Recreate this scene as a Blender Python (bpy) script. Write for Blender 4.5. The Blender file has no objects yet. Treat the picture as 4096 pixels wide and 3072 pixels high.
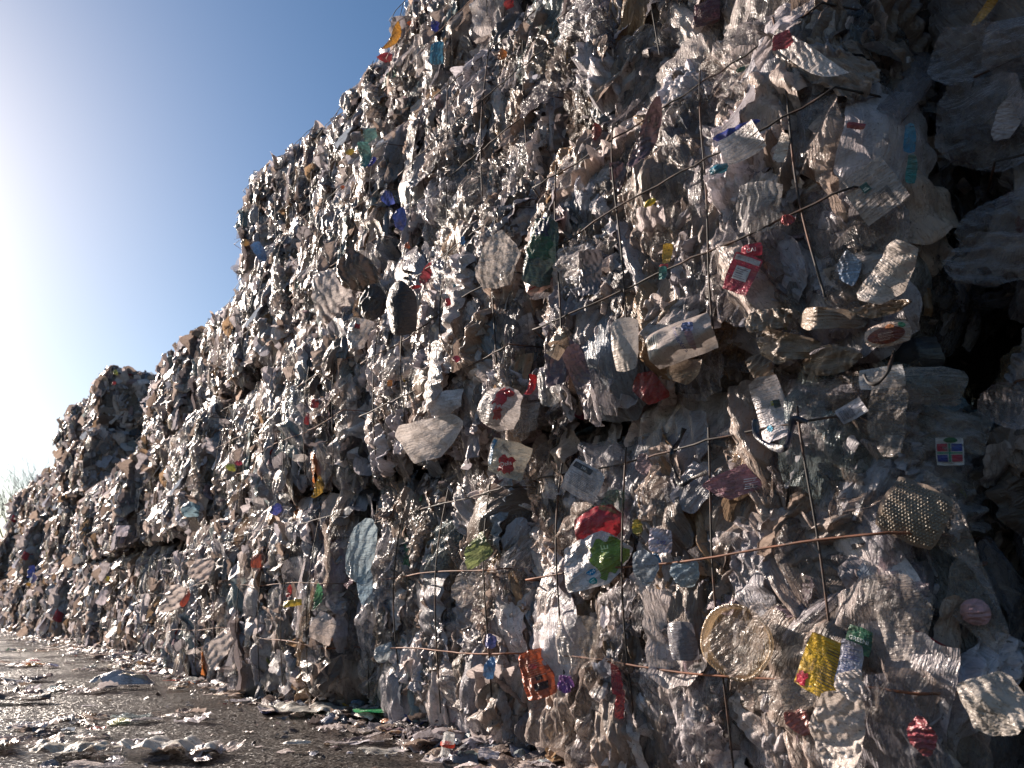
import bpy, math, random
import numpy as np
from mathutils import Vector, Matrix

# ------------------------------------------------------------------ camera, sky, sun, exposure
scene = bpy.context.scene
H = 0.55                                   # eye height; the whole place is measured in it
PITCH, AZ, FPX = 18.0, 39.2, 1475.0        # lens: 24 mm equivalent
cd = bpy.data.cameras.new('camera'); cam = bpy.data.objects.new('camera', cd)
scene.collection.objects.link(cam); scene.camera = cam
cam.location = (0, 0, H)
cam.rotation_euler = (math.radians(90 + PITCH), 0, math.radians(-AZ))
cd.sensor_width = 36; cd.lens = 24; cd.clip_start = 0.02; cd.clip_end = 6000
cd.dof.use_dof = True; cd.dof.focus_distance = 2.6; cd.dof.aperture_fstop = 5.0

SUN_EL, SUN_OUT = 24.5, 17.0               # height of the sun; how far it stands out from the wall's line
w = bpy.data.worlds.new('World'); scene.world = w; w.use_nodes = True
nt = w.node_tree; bg = nt.nodes['Background']
sky = nt.nodes.new('ShaderNodeTexSky'); sky.sky_type = 'NISHITA'; sky.sun_disc = False
sky.sun_elevation = math.radians(SUN_EL); sky.sun_rotation = math.radians(-SUN_OUT)
sky.air_density = 1.0; sky.dust_density = 0.65; sky.ozone_density = 0.8
hs = nt.nodes.new('ShaderNodeHueSaturation'); hs.inputs['Saturation'].default_value = 1.3; nt.links.new(sky.outputs[0], hs.inputs['Color']); nt.links.new(hs.outputs[0], bg.inputs[0]); bg.inputs[1].default_value = 0.046
sl = bpy.data.lights.new('sun', 'SUN'); sl.energy = 5.0; sl.angle = math.radians(0.5); sl.color = (1.0, 0.86, 0.74)
so = bpy.data.objects.new('sun', sl); scene.collection.objects.link(so)
e, a = math.radians(SUN_EL), math.radians(SUN_OUT)
TOSUN = Vector((-math.sin(a) * math.cos(e), math.cos(a) * math.cos(e), math.sin(e)))
so.rotation_euler = TOSUN.to_track_quat('Z', 'Y').to_euler(); so.location = TOSUN * 30
scene.view_settings.view_transform = 'Standard'; scene.view_settings.look = 'None'
scene.view_settings.exposure = 1.5; scene.view_settings.gamma = 1.0
scene.render.engine = 'CYCLES'
cy = scene.cycles
cy.max_bounces = 5; cy.diffuse_bounces = 3; cy.glossy_bounces = 3; cy.transmission_bounces = 4
cy.transparent_max_bounces = 10; cy.sample_clamp_indirect = 4; cy.use_denoising = True
cy.caustics_reflective = False; cy.caustics_refractive = False

rng = np.random.default_rng(7)
random.seed(7)
C = scene.collection
WX = 3.33 * H                               # distance from the eye to the wall's face

# ------------------------------------------------------------------ helpers
def tagit(o, label=None, cat=None, group=None, kind=None):
    if label: o['label'] = label
    if cat: o['category'] = cat
    if group: o['group'] = group
    if kind: o['kind'] = kind
    return o

def empty(name, loc, rz=0.0, rx=0.0):
    o = bpy.data.objects.new(name, None); C.objects.link(o)
    o.location = loc; o.rotation_euler = (rx, 0, rz); o.empty_display_size = 0.2
    return o

def mesh_obj(name, V, F, mat, parent=None, col=None, suv=None, smooth=True):
    """V (n,3); F (m,4) or (m,3) int array; col (n,3); suv (n,3)"""
    me = bpy.data.meshes.new(name)
    V = np.ascontiguousarray(V, dtype=np.float32); F = np.ascontiguousarray(F, dtype=np.int32)
    k = F.shape[1]; m = F.shape[0]
    me.vertices.add(len(V)); me.vertices.foreach_set('co', V.ravel())
    me.loops.add(m * k); me.loops.foreach_set('vertex_index', F.ravel())
    me.polygons.add(m); me.polygons.foreach_set('loop_start', np.arange(0, m * k, k, dtype=np.int32))
    try: me.polygons.foreach_set('loop_total', np.full(m, k, dtype=np.int32))
    except Exception: pass
    me.polygons.foreach_set('use_smooth', np.full(m, smooth, dtype=bool))
    if col is None: col = np.full((len(V), 3), 0.5)
    at = me.attributes.new('col', 'FLOAT_COLOR', 'POINT')
    at.data.foreach_set('color', np.concatenate([col, np.ones((len(V), 1))], 1).astype(np.float32).ravel())
    if suv is None: suv = V
    at = me.attributes.new('suv', 'FLOAT_VECTOR', 'POINT')
    at.data.foreach_set('vector', suv.astype(np.float32).ravel())
    me.update(calc_edges=True)
    if mat is not None: me.materials.append(mat)
    o = bpy.data.objects.new(name, me); C.objects.link(o)
    if parent is not None: o.parent = parent
    return o

def grid_faces(nu, nv, N=1):
    i = np.arange(nu * nv).reshape(nu, nv)
    q = np.stack([i[:-1, :-1], i[1:, :-1], i[1:, 1:], i[:-1, 1:]], -1).reshape(-1, 4)
    return (q[None] + (np.arange(N) * nu * nv)[:, None, None]).reshape(-1, 4)

_perm = rng.random(65536)
def vnoise(P):
    """smooth lattice noise, P (...,3) -> (...) in -1..1"""
    Pi = np.floor(P).astype(np.int64); f = P - Pi; f = f * f * (3 - 2 * f)
    def hsh(dx, dy, dz):
        return _perm[((Pi[..., 0] + dx) * 73856093 ^ (Pi[..., 1] + dy) * 19349663 ^ (Pi[..., 2] + dz) * 83492791) & 65535]
    x, y, z = f[..., 0], f[..., 1], f[..., 2]
    c = 0
    for dx in (0, 1):
        for dy in (0, 1):
            for dz in (0, 1):
                c = c + hsh(dx, dy, dz) * (x if dx else 1 - x) * (y if dy else 1 - y) * (z if dz else 1 - z)
    return c * 2 - 1

# ------------------------------------------------------------------ materials
def new_mat(name):
    m = bpy.data.materials.new(name); m.use_nodes = True; m.node_tree.nodes.clear(); return m
def N_(m, t, **kw):
    n = m.node_tree.nodes.new(t)
    for k, v in kw.items(): setattr(n, k, v)
    return n
def L_(m, a, b): m.node_tree.links.new(a, b)

def film_material(name, transl=0.35, clear=None, rough=(0.18, 0.5), dirt=0.5, bump=0.5, wr=1.0, streak=(9, 62, 1), crease=0.32):
    m = new_mat(name); out = N_(m, 'ShaderNodeOutputMaterial')
    at = N_(m, 'ShaderNodeAttribute', attribute_name='col'); uv = N_(m, 'ShaderNodeAttribute', attribute_name='suv')
    # dirt stains and specks that belong to the sheet
    n1 = N_(m, 'ShaderNodeTexNoise'); n1.inputs['Scale'].default_value = 16; n1.inputs['Detail'].default_value = 6; n1.inputs['Roughness'].default_value = 0.65
    L_(m, uv.outputs['Vector'], n1.inputs['Vector'])
    r1 = N_(m, 'ShaderNodeValToRGB'); r1.color_ramp.elements[0].position = 0.46; r1.color_ramp.elements[1].position = 0.72
    r1.color_ramp.elements[1].color = (dirt, dirt, dirt, 1); L_(m, n1.outputs['Fac'], r1.inputs['Fac'])
    mx = N_(m, 'ShaderNodeMix', data_type='RGBA', blend_type='MIX')
    L_(m, r1.outputs['Color'], mx.inputs[0]); L_(m, at.outputs['Color'], mx.inputs[6]); mx.inputs[7].default_value = (0.10, 0.078, 0.067, 1)
    n2 = N_(m, 'ShaderNodeTexNoise'); n2.inputs['Scale'].default_value = 130; n2.inputs['Detail'].default_value = 2
    L_(m, uv.outputs['Vector'], n2.inputs['Vector'])
    r2 = N_(m, 'ShaderNodeValToRGB'); r2.color_ramp.elements[0].position = 0.66; r2.color_ramp.elements[1].position = 0.72
    r2.color_ramp.elements[1].color = (0.75, 0.75, 0.75, 1); L_(m, n2.outputs['Fac'], r2.inputs['Fac'])
    mx2 = N_(m, 'ShaderNodeMix', data_type='RGBA'); L_(m, r2.outputs['Color'], mx2.inputs[0]); L_(m, mx.outputs[2], mx2.inputs[6]); mx2.inputs[7].default_value = (0.07, 0.05, 0.035, 1)
    # darker grime sits in the sharp creases
    nc = N_(m, 'ShaderNodeTexNoise'); nc.inputs['Scale'].default_value = 30; nc.inputs['Detail'].default_value = 4; nc.inputs['Distortion'].default_value = 0.8; L_(m, uv.outputs['Vector'], nc.inputs['Vector'])
    c1 = N_(m, 'ShaderNodeMath', operation='SUBTRACT'); c1.inputs[1].default_value = 0.5; L_(m, nc.outputs['Fac'], c1.inputs[0])
    c2 = N_(m, 'ShaderNodeMath', operation='ABSOLUTE'); L_(m, c1.outputs[0], c2.inputs[0])
    c3 = N_(m, 'ShaderNodeMapRange'); c3.inputs['From Min'].default_value = 0.0; c3.inputs['From Max'].default_value = 0.035; c3.inputs['To Min'].default_value = crease; c3.inputs['To Max'].default_value = 0.0
    L_(m, c2.outputs[0], c3.inputs['Value'])
    mx3 = N_(m, 'ShaderNodeMix', data_type='RGBA'); L_(m, c3.outputs[0], mx3.inputs[0]); L_(m, mx2.outputs[2], mx3.inputs[6]); mx3.inputs[7].default_value = (0.12, 0.085, 0.065, 1)
    base = mx3.outputs[2]
    # wrinkles
    mp = N_(m, 'ShaderNodeMapping'); mp.inputs['Scale'].default_value = streak; L_(m, uv.outputs['Vector'], mp.inputs['Vector'])
    n3 = N_(m, 'ShaderNodeTexNoise'); n3.inputs['Scale'].default_value = 1.0; n3.inputs['Detail'].default_value = 4; n3.inputs['Distortion'].default_value = 1.2
    L_(m, mp.outputs[0], n3.inputs['Vector'])
    n4 = N_(m, 'ShaderNodeTexVoronoi', feature='DISTANCE_TO_EDGE'); n4.inputs['Scale'].default_value = 34
    n5 = N_(m, 'ShaderNodeTexNoise'); n5.inputs['Scale'].default_value = 22; n5.inputs['Detail'].default_value = 3
    L_(m, uv.outputs['Vector'], n5.inputs['Vector'])
    va = N_(m, 'ShaderNodeMix', data_type='RGBA'); va.inputs[0].default_value = 0.12
    L_(m, uv.outputs['Vector'], va.inputs[6]); L_(m, n5.outputs['Color'], va.inputs[7]); L_(m, va.outputs[2], n4.inputs['Vector'])
    mn = N_(m, 'ShaderNodeMath', operation='MINIMUM'); mn.inputs[1].default_value = 0.25; L_(m, n4.outputs['Distance'], mn.inputs[0])
    b1 = N_(m, 'ShaderNodeBump'); b1.inputs['Strength'].default_value = bump; b1.inputs['Distance'].default_value = 0.045 * wr; rg = N_(m, 'ShaderNodeMath', operation='SUBTRACT'); rg.inputs[1].default_value = 0.5; L_(m, n3.outputs['Fac'], rg.inputs[0])
    ra = N_(m, 'ShaderNodeMath', operation='ABSOLUTE'); L_(m, rg.outputs[0], ra.inputs[0]); L_(m, ra.outputs[0], b1.inputs['Height'])
    b2 = N_(m, 'ShaderNodeBump'); b2.inputs['Strength'].default_value = bump * 0.4; b2.inputs['Distance'].default_value = 0.02 * wr
    L_(m, mn.outputs[0], b2.inputs['Height']); b0 = N_(m, 'ShaderNodeBump'); b0.inputs['Strength'].default_value = bump; b0.inputs['Distance'].default_value = 0.008 * wr; L_(m, c2.outputs[0], b0.inputs['Height'])
    nf = N_(m, 'ShaderNodeTexNoise'); nf.inputs['Scale'].default_value = 120; nf.inputs['Detail'].default_value = 3; L_(m, uv.outputs['Vector'], nf.inputs['Vector'])
    bf = N_(m, 'ShaderNodeBump'); bf.inputs['Strength'].default_value = bump; bf.inputs['Distance'].default_value = 0.0015; L_(m, nf.outputs['Fac'], bf.inputs['Height'])
    L_(m, b0.outputs[0], bf.inputs['Normal']); L_(m, bf.outputs[0], b1.inputs['Normal']); L_(m, b1.outputs[0], b2.inputs['Normal'])
    pr = N_(m, 'ShaderNodeBsdfPrincipled'); L_(m, base, pr.inputs['Base Color']); L_(m, b2.outputs[0], pr.inputs['Normal'])
    mr = N_(m, 'ShaderNodeMapRange'); mr.inputs['From Min'].default_value = 0.35; mr.inputs['From Max'].default_value = 0.65
    mr.inputs['To Min'].default_value = rough[0]; mr.inputs['To Max'].default_value = rough[1]
    L_(m, n1.outputs['Fac'], mr.inputs['Value']); L_(m, mr.outputs[0], pr.inputs['Roughness'])
    tr = N_(m, 'ShaderNodeBsdfTranslucent'); L_(m, base, tr.inputs['Color']); L_(m, b2.outputs[0], tr.inputs['Normal'])
    ms = N_(m, 'ShaderNodeMixShader'); ms.inputs[0].default_value = transl
    L_(m, pr.outputs[0], ms.inputs[1]); L_(m, tr.outputs[0], ms.inputs[2])
    res = ms.outputs[0]
    if clear is not None:
        tp = N_(m, 'ShaderNodeBsdfTransparent'); tp.inputs[0].default_value = (0.93, 0.94, 0.94, 1)
        lw = N_(m, 'ShaderNodeLayerWeight'); lw.inputs[0].default_value = 0.35; L_(m, b2.outputs[0], lw.inputs['Normal'])
        mr2 = N_(m, 'ShaderNodeMapRange'); mr2.inputs['To Min'].default_value = clear[0]; mr2.inputs['To Max'].default_value = clear[1]
        L_(m, lw.outputs['Facing'], mr2.inputs['Value'])
        ad = N_(m, 'ShaderNodeMath', operation='ADD'); ad.use_clamp = True
        L_(m, mr2.outputs[0], ad.inputs[0]); 
        dm = N_(m, 'ShaderNodeMath', operation='MULTIPLY'); dm.inputs[1].default_value = 0.6; L_(m, r1.outputs['Color'], dm.inputs[0]); L_(m, dm.outputs[0], ad.inputs[1])
        m2 = N_(m, 'ShaderNodeMixShader'); L_(m, ad.outputs[0], m2.inputs[0]); L_(m, tp.outputs[0], m2.inputs[1]); L_(m, res, m2.inputs[2])
        res = m2.outputs[0]
    L_(m, res, out.inputs[0])
    return m

M_film = film_material('plastic_film', transl=0.38, rough=(0.18, 0.45))
M_clear = film_material('clear_film', transl=0.35, clear=(0.20, 0.95), dirt=0.35, rough=(0.08, 0.3))
M_body = film_material('pressed_plastic', transl=0.0, rough=(0.35, 0.7), dirt=0.8, bump=0.8, wr=2.0, streak=(40, 40, 12))
M_print = film_material('printed_film', transl=0.15, dirt=0.75, rough=(0.2, 0.45))
M_hard = film_material('hard_plastic', transl=0.22, dirt=0.4, rough=(0.2, 0.4), bump=0.2)
M_black = film_material('black_film', transl=0.05, dirt=0.12, rough=(0.3, 0.55), bump=0.6)
M_ink = film_material('ink', transl=0.0, dirt=0.2, rough=(0.3, 0.5), bump=0.1)
M_litter = film_material('litter_film', transl=0.25, dirt=0.75, rough=(0.2, 0.5))

def wire_material():
    m = new_mat('rusty_wire'); out = N_(m, 'ShaderNodeOutputMaterial'); p = N_(m, 'ShaderNodeBsdfPrincipled')
    tc = N_(m, 'ShaderNodeTexCoord'); n = N_(m, 'ShaderNodeTexNoise'); n.inputs['Scale'].default_value = 5; n.inputs['Detail'].default_value = 8; n.inputs['Roughness'].default_value = 0.7
    L_(m, tc.outputs['Object'], n.inputs['Vector'])
    r = N_(m, 'ShaderNodeValToRGB'); el = r.color_ramp.elements
    el[0].position = 0.50; el[0].color = (0.013, 0.009, 0.008, 1); el[1].position = 0.74; el[1].color = (0.18, 0.06, 0.022, 1)
    L_(m, n.outputs['Fac'], r.inputs['Fac']); L_(m, r.outputs['Color'], p.inputs['Base Color'])
    p.inputs['Metallic'].default_value = 0.0; p.inputs['Roughness'].default_value = 0.7
    b = N_(m, 'ShaderNodeBump'); b.inputs['Strength'].default_value = 0.6; b.inputs['Distance'].default_value = 0.002
    L_(m, n.outputs['Fac'], b.inputs['Height']); L_(m, b.outputs[0], p.inputs['Normal'])
    L_(m, p.outputs[0], out.inputs[0]); return m
M_wire = wire_material()
M_rust = wire_material(); M_rust.name = 'rusted_wire'
for nd in M_rust.node_tree.nodes:
    if nd.type == 'VALTORGB': nd.color_ramp.elements[0].position = 0.36; nd.color_ramp.elements[1].position = 0.58; nd.color_ramp.elements[1].color = (0.19, 0.062, 0.024, 1)

def ground_material():
    m = new_mat('wet_asphalt'); out = N_(m, 'ShaderNodeOutputMaterial'); p = N_(m, 'ShaderNodeBsdfPrincipled')
    tc = N_(m, 'ShaderNodeTexCoord')
    def noise(sc, det=4, ro=0.6):
        n = N_(m, 'ShaderNodeTexNoise'); n.inputs['Scale'].default_value = sc; n.inputs['Detail'].default_value = det; n.inputs['Roughness'].default_value = ro
        L_(m, tc.outputs['Object'], n.inputs['Vector']); return n
    big = noise(1.1, 5); fine = noise(110, 4); mid = noise(9, 6, 0.7)
    r = N_(m, 'ShaderNodeValToRGB'); el = r.color_ramp.elements
    el[0].position = 0.3; el[0].color = (0.012, 0.0105, 0.010, 1); el[1].position = 0.75; el[1].color = (0.046, 0.038, 0.033, 1)
    L_(m, mid.outputs['Fac'], r.inputs['Fac']); L_(m, r.outputs['Color'], p.inputs['Base Color'])
    wet = N_(m, 'ShaderNodeMapRange'); wet.inputs['From Min'].default_value = 0.43; wet.inputs['From Max'].default_value = 0.52
    L_(m, big.outputs['Fac'], wet.inputs['Value'])                       # 0 puddle, 1 damp grit
    rr = N_(m, 'ShaderNodeMapRange'); rr.inputs['To Min'].default_value = 0.26; rr.inputs['To Max'].default_value = 0.34
    L_(m, wet.outputs[0], rr.inputs['Value']); L_(m, rr.outputs[0], p.inputs['Roughness'])
    # every grain of grit is tilted its own way
    v = N_(m, 'ShaderNodeTexVoronoi'); v.inputs['Scale'].default_value = 120; L_(m, tc.outputs['Object'], v.inputs['Vector'])
    sub = N_(m, 'ShaderNodeVectorMath', operation='SUBTRACT'); sub.inputs[1].default_value = (0.5, 0.5, 0.5); L_(m, v.outputs['Color'], sub.inputs[0])
    mul = N_(m, 'ShaderNodeVectorMath', operation='MULTIPLY'); mul.inputs[1].default_value = (1.1, 1.1, 0); L_(m, sub.outputs[0], mul.inputs[0])
    sc = N_(m, 'ShaderNodeMapRange'); sc.inputs['To Min'].default_value = 0.6; sc.inputs['To Max'].default_value = 1.0; L_(m, wet.outputs[0], sc.inputs['Value'])
    mul2 = N_(m, 'ShaderNodeVectorMath', operation='SCALE'); L_(m, mul.outputs[0], mul2.inputs[0]); L_(m, sc.outputs[0], mul2.inputs['Scale'])
    add = N_(m, 'ShaderNodeVectorMath', operation='ADD'); add.inputs[1].default_value = (0, 0, 1); L_(m, mul2.outputs[0], add.inputs[0])
    nm = N_(m, 'ShaderNodeVectorMath', operation='NORMALIZE'); L_(m, add.outputs[0], nm.inputs[0])
    b2 = N_(m, 'ShaderNodeBump'); b2.inputs['Distance'].default_value = 0.004; b2.inputs['Strength'].default_value = 0.5; L_(m, fine.outputs['Fac'], b2.inputs['Height'])
    L_(m, nm.outputs[0], b2.inputs['Normal']); L_(m, b2.outputs[0], p.inputs['Normal'])
    p.inputs['Specular IOR Level'].default_value = 0.3
    L_(m, p.outputs[0], out.inputs[0]); return m
M_ground = ground_material()

# ------------------------------------------------------------------ crumpled sheets
def tri(x):
    f = x - np.floor(x); return 1 - 4 * np.abs(f - 0.5)

K = 10
def sheet_params(N, size, aspect=(0.4, 1.0), bend=1.1, bulge=(-0.05, 0.35), amp=0.16, jag=0.10, rnd=(0, 0.8), fmax=9.0, poly=(0.0, 0.5), r=None):
    r = r or rng
    P = {}
    P['a'] = size * np.ones(N); P['b'] = P['a'] * r.uniform(aspect[0], aspect[1], N)
    P['bend'] = r.normal(0, bend, N) * 0.6; P['bdir'] = r.uniform(0, math.pi, N)
    P['bulge'] = r.uniform(bulge[0], bulge[1], N)
    P['amp'] = amp * r.uniform(0.5, 1.5, N)
    d = r.uniform(0, math.pi, N)                              # a preferred crease direction per sheet
    wide = np.array([1.2, 1.2, 1.0, .9, .5, .5, .4, .4, .35, .35])
    al = r.random(N) < 0.65; d = np.where(al, math.pi / 2 + r.normal(0, 0.22, N), d)
    P['sg'] = np.where(r.random((N, K)) < .5, -1.0, 1.0)
    P['ang'] = d[:, None] + r.normal(0, 1, (N, K)) * wide
    P['fr'] = np.array([.3, .5, .8, 1.1, 1.6, 2.2, 2.9, 3.6, 4.4, 5.2]) * r.uniform(.8, 1.25, (N, K)) * np.where(al, 1.35, 1.0)[:, None]
    P['wt'] = r.uniform(0.2, 1.3, (N, K)) * (0.4 + 0.9 * r.random((N, 1)) * (np.arange(K) > 3))
    P['ph'] = r.uniform(0, 1, (N, K)); P['wp'] = r.uniform(0, 6.28, (N, K))
    P['oc'] = r.normal(0, 1, (N, 7)) * jag / np.sqrt(np.arange(1, 8)); P['op'] = r.uniform(0, 6.28, (N, 7))
    P['rnd'] = r.uniform(rnd[0], rnd[1], N); P['fmax'] = np.full(N, fmax)
    M = 7; P['pa'] = (np.arange(M)[None] + r.uniform(-.38, .38, (N, M))) * 2 * math.pi / M + r.uniform(0, 6.28, (N, 1)); P['ph_'] = r.uniform(.74, 1.05, (N, M)); P['pm'] = r.uniform(poly[0], poly[1], N)
    return P

def sheet_eval(P, u, v):
    """u,v (M,) in -1..1 -> (N,M,3) in the sheet's own frame, and the flat coordinates"""
    u = u[None]; v = v[None]; g = lambda k: P[k][:, None]
    ru = u * np.sqrt(np.clip(1 - v * v / 2, 0, 1)); rv = v * np.sqrt(np.clip(1 - u * u / 2, 0, 1))
    U = u + (ru - u) * g('rnd'); V = v + (rv - v) * g('rnd')
    pc = np.full(np.broadcast(U, g('a')).shape, 9.0); t0 = np.arctan2(rv, ru) + 0 * g('a')
    for k in range(7):
        cc = np.cos(t0 - P['pa'][:, k, None]); pc = np.minimum(pc, np.where(cc > 0.2, P['ph_'][:, k, None] / np.maximum(cc, 0.2), 9.0))
    pc = np.clip(pc, 0, 1.35)
    U = U + (ru * pc - U) * g('pm'); V = V + (rv * pc - V) * g('pm')
    th = np.arctan2(V, U); rr = np.sqrt(U * U + V * V)
    s = 1.0
    for k in range(7):
        s = s + P['oc'][:, k, None] * np.cos((k * 1.7 + 1) // 1 * th + P['op'][:, k, None]) * np.clip(rr, 0, 1)
    s = np.clip(s, 0.84, 1.16)
    x = U * s * g('a'); y = V * s * g('b')
    X, Y = x / g('a'), y / g('a')
    z = 0.0; lx = 0.0; ly = 0.0
    for k in range(K):
        an = P['ang'][:, k, None]; fr = P['fr'][:, k, None]
        q = fr * (X * np.cos(an) + Y * np.sin(an)) + P['ph'][:, k, None] + 0.18 * np.sin(2.1 * fr * (X * np.sin(an) - Y * np.cos(an)) + P['wp'][:, k, None])
        z = z + (tri(q) if k in (1, 4) else (np.abs(np.sin(math.pi * q)) * 2 - 1.27) * P['sg'][:, k, None]) / (fr + 0.35) ** 0.95 * 0.42 * P['wt'][:, k, None] * (fr < P['fmax'][:, None])
    z = z * g('amp') * g('a') * (0.55 + 0.7 * np.clip(rr, 0, 1.3))
    z = z + g('bulge') * g('a') * (1 - np.clip(rr * rr, 0, 2.0))
    cb, sb = np.cos(g('bdir')), np.sin(g('bdir'))
    S = x * cb + y * sb; T = -x * sb + y * cb
    Kc = g('bend') / g('a'); Kc = np.where(np.abs(Kc) < 1e-3, 1e-3, Kc)
    S2 = np.sin(Kc * S) / Kc; z2 = z * np.cos(Kc * S) + (1 - np.cos(Kc * S)) / Kc
    x2 = S2 * cb - T * sb; y2 = S2 * sb + T * cb
    return np.stack([x2, y2, z2 + 0 * x2], -1), np.stack([x, y], -1)

def frames(nrm, tilt, up_bias=0.0, r=None):
    """rotation matrices (N,3,3), columns t1,t2,n"""
    r = r or rng
    N = len(nrm)
    n = nrm + r.normal(0, 1, (N, 3)) * tilt
    n /= np.linalg.norm(n, axis=1)[:, None]
    ref = np.tile(np.array([0, 0, 1.0]), (N, 1))
    bad = np.abs(n[:, 2]) > 0.95; ref[bad] = (1, 0, 0)
    t1 = ref - n * (n * ref).sum(1)[:, None]; t1 /= np.linalg.norm(t1, axis=1)[:, None]
    t2 = np.cross(n, t1)
    ang = np.where(r.random(N) < up_bias, r.normal(0, 0.4, N), r.uniform(0, 2 * math.pi, N))
    c, s = np.cos(ang)[:, None], np.sin(ang)[:, None]
    A = t1 * c + t2 * s; B = -t1 * s + t2 * c
    return np.stack([A, B, n], -1)

def build_sheets(P, R, cen, nu, nv):
    u, v = np.meshgrid(np.linspace(-1, 1, nu), np.linspace(-1, 1, nv), indexing='ij')
    loc, flat = sheet_eval(P, u.ravel(), v.ravel())
    W = np.einsum('nij,nmj->nmi', R, loc) + cen[:, None, :]
    N = len(cen)
    sd = (np.arange(N) * 3.77 + rng.random() * 50)[:, None, None]
    suv = np.concatenate([flat + sd[..., :1] * 0.37, np.broadcast_to(sd, flat.shape[:2] + (1,)) % 97], -1)
    return W, suv

NEUTRAL = np.array([[.78, .75, .73], [.70, .66, .63], [.58, .52, .47], [.72, .72, .74], [.44, .44, .47], [.42, .36, .31],
                    [.80, .77, .74], [.60, .59, .61], [.32, .28, .25], [.52, .44, .37], [.40, .41, .45], [.60, .62, .67], [.25, .21, .18], [.20, .19, .20]])
TINT = np.array([[.26, .33, .40], [.16, .19, .22], [.36, .26, .16], [.26, .34, .35], [.40, .45, .53], [.10, .085, .08], [.30, .25, .28], [.20, .15, .10]])
VIVID = np.array([[.40, .04, .05], [.05, .09, .30], [.50, .36, .06], [.05, .20, .10], [.50, .18, .05], [.05, .22, .30], [.02, .02, .025], [.28, .06, .12], [.32, .36, .12], [.05, .05, .06]])
def palette(N, tint=0.16, vivid=0.016, r=None):
    r = r or rng
    c = NEUTRAL[r.integers(0, len(NEUTRAL), N)] * r.uniform(0.58, 1.1, (N, 1))
    q = r.random(N); k = q < tint; c[k] = TINT[r.integers(0, len(TINT), k.sum())]
    k = q < vivid; c[k] = VIVID[r.integers(0, len(VIVID), k.sum())]
    return np.clip(c * np.array([1.04, 0.965, 0.98]), 0, 0.85)

# ------------------------------------------------------------------ bales
BH = 2.2 * H                               # bale height
BD = 1.10                                   # bale depth
RR = 0.16                                   # corner radius
def bale_surface(p, hx, hy, hz, seed, wires_z, wires_y, lump=1.0):
    """p (...,3) on the box -> displaced position and normal; box centred on origin"""
    hv = np.array([hx, hy, hz]); inner = np.clip(p, -(hv - RR), hv - RR)
    d = p - inner; n = d / np.maximum(np.linalg.norm(d, axis=-1, keepdims=True), 1e-6)
    q = inner + n * RR
    s = np.array([seed * 7.3, seed * 3.1, seed * 5.7])
    disp = 0.045 * vnoise(q * 2.4 + s) + 0.028 * vnoise(q * 6.5 + s) + 0.022 * vnoise(q * 16 + s)
    disp = disp + 0.055 * (1 - (q[..., 2] / hz) ** 2) - 0.012
    gr = 0
    for wz in wires_z: gr = gr + np.exp(-((q[..., 2] - wz) / 0.035) ** 2)
    for wy in wires_y: gr = gr + np.exp(-((q[..., 1] - wy) / 0.035) ** 2)
    disp = disp * lump - 0.042 * np.clip(gr, 0, 1.3)
    return q + n * disp[..., None], n

def sample_box(N, hx, hy, hz, wts, r):
    """random points on front(-x), far end(+y), near end(-y), top, bottom"""
    f = r.choice(5, N, p=np.array(wts) / sum(wts)); u = r.uniform(-1, 1, (N, 3)) * np.array([hx, hy, hz])
    u[f == 0, 0] = -hx; u[f == 1, 1] = hy; u[f == 2, 1] = -hy; u[f == 3, 2] = hz; u[f == 4, 2] = -hz
    return u

def body_mesh(hx, hy, hz, seed, wz, wy, res):
    Vs, Fs, off = [], [], 0
    def face(fix, sgn, ax, bx, na, nb):
        nonlocal off
        a_, b_ = np.meshgrid(np.linspace(-1, 1, na), np.linspace(-1, 1, nb), indexing='ij')
        p = np.zeros((na * nb, 3)); hv = (hx, hy, hz)
        p[:, fix] = sgn * hv[fix]; p[:, ax] = a_.ravel() * hv[ax]; p[:, bx] = b_.ravel() * hv[bx]
        q, n = bale_surface(p, hx, hy, hz, seed, wz, wy)
        Vs.append(q - n * 0.02); Fs.append(grid_faces(na, nb) + off); off += na * nb
    ny, nz, nx = int(2 * hy / res), int(2 * hz / res), int(2 * hx / res / 1.6)
    face(0, -1, 1, 2, ny, nz); face(1, 1, 0, 2, nx, nz); face(1, -1, 0, 2, nx, nz); face(2, 1, 0, 1, nx, ny); face(2, -1, 0, 1, nx, ny)
    face(0, 1, 1, 2, 8, 8)
    return np.concatenate(Vs), np.concatenate(Fs)

def tube(path, rad, sides=6, rr=None):
    path = np.asarray(path, float); n = len(path)
    t = np.gradient(path, axis=0); t /= np.linalg.norm(t, axis=1)[:, None] + 1e-9
    ref = np.array([0.13, 0.31, 0.94]) if abs(t[:, 2]).mean() < 0.8 else np.array([1.0, 0.1, 0])
    a_ = np.cross(t, ref); a_ /= np.linalg.norm(a_, axis=1)[:, None]; b_ = np.cross(t, a_)
    th = np.linspace(0, 2 * math.pi, sides, endpoint=False)
    rads = rad * (np.ones(n) if rr is None else rr)
    V = path[:, None] + (a_[:, None] * np.cos(th)[None, :, None] + b_[:, None] * np.sin(th)[None, :, None]) * rads[:, None, None]
    i = np.arange(n * sides).reshape(n, sides); j = np.roll(i, -1, 1)
    F = np.stack([i[:-1], j[:-1], j[1:], i[1:]], -1).reshape(-1, 4)
    return V.reshape(-1, 3), F

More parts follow.
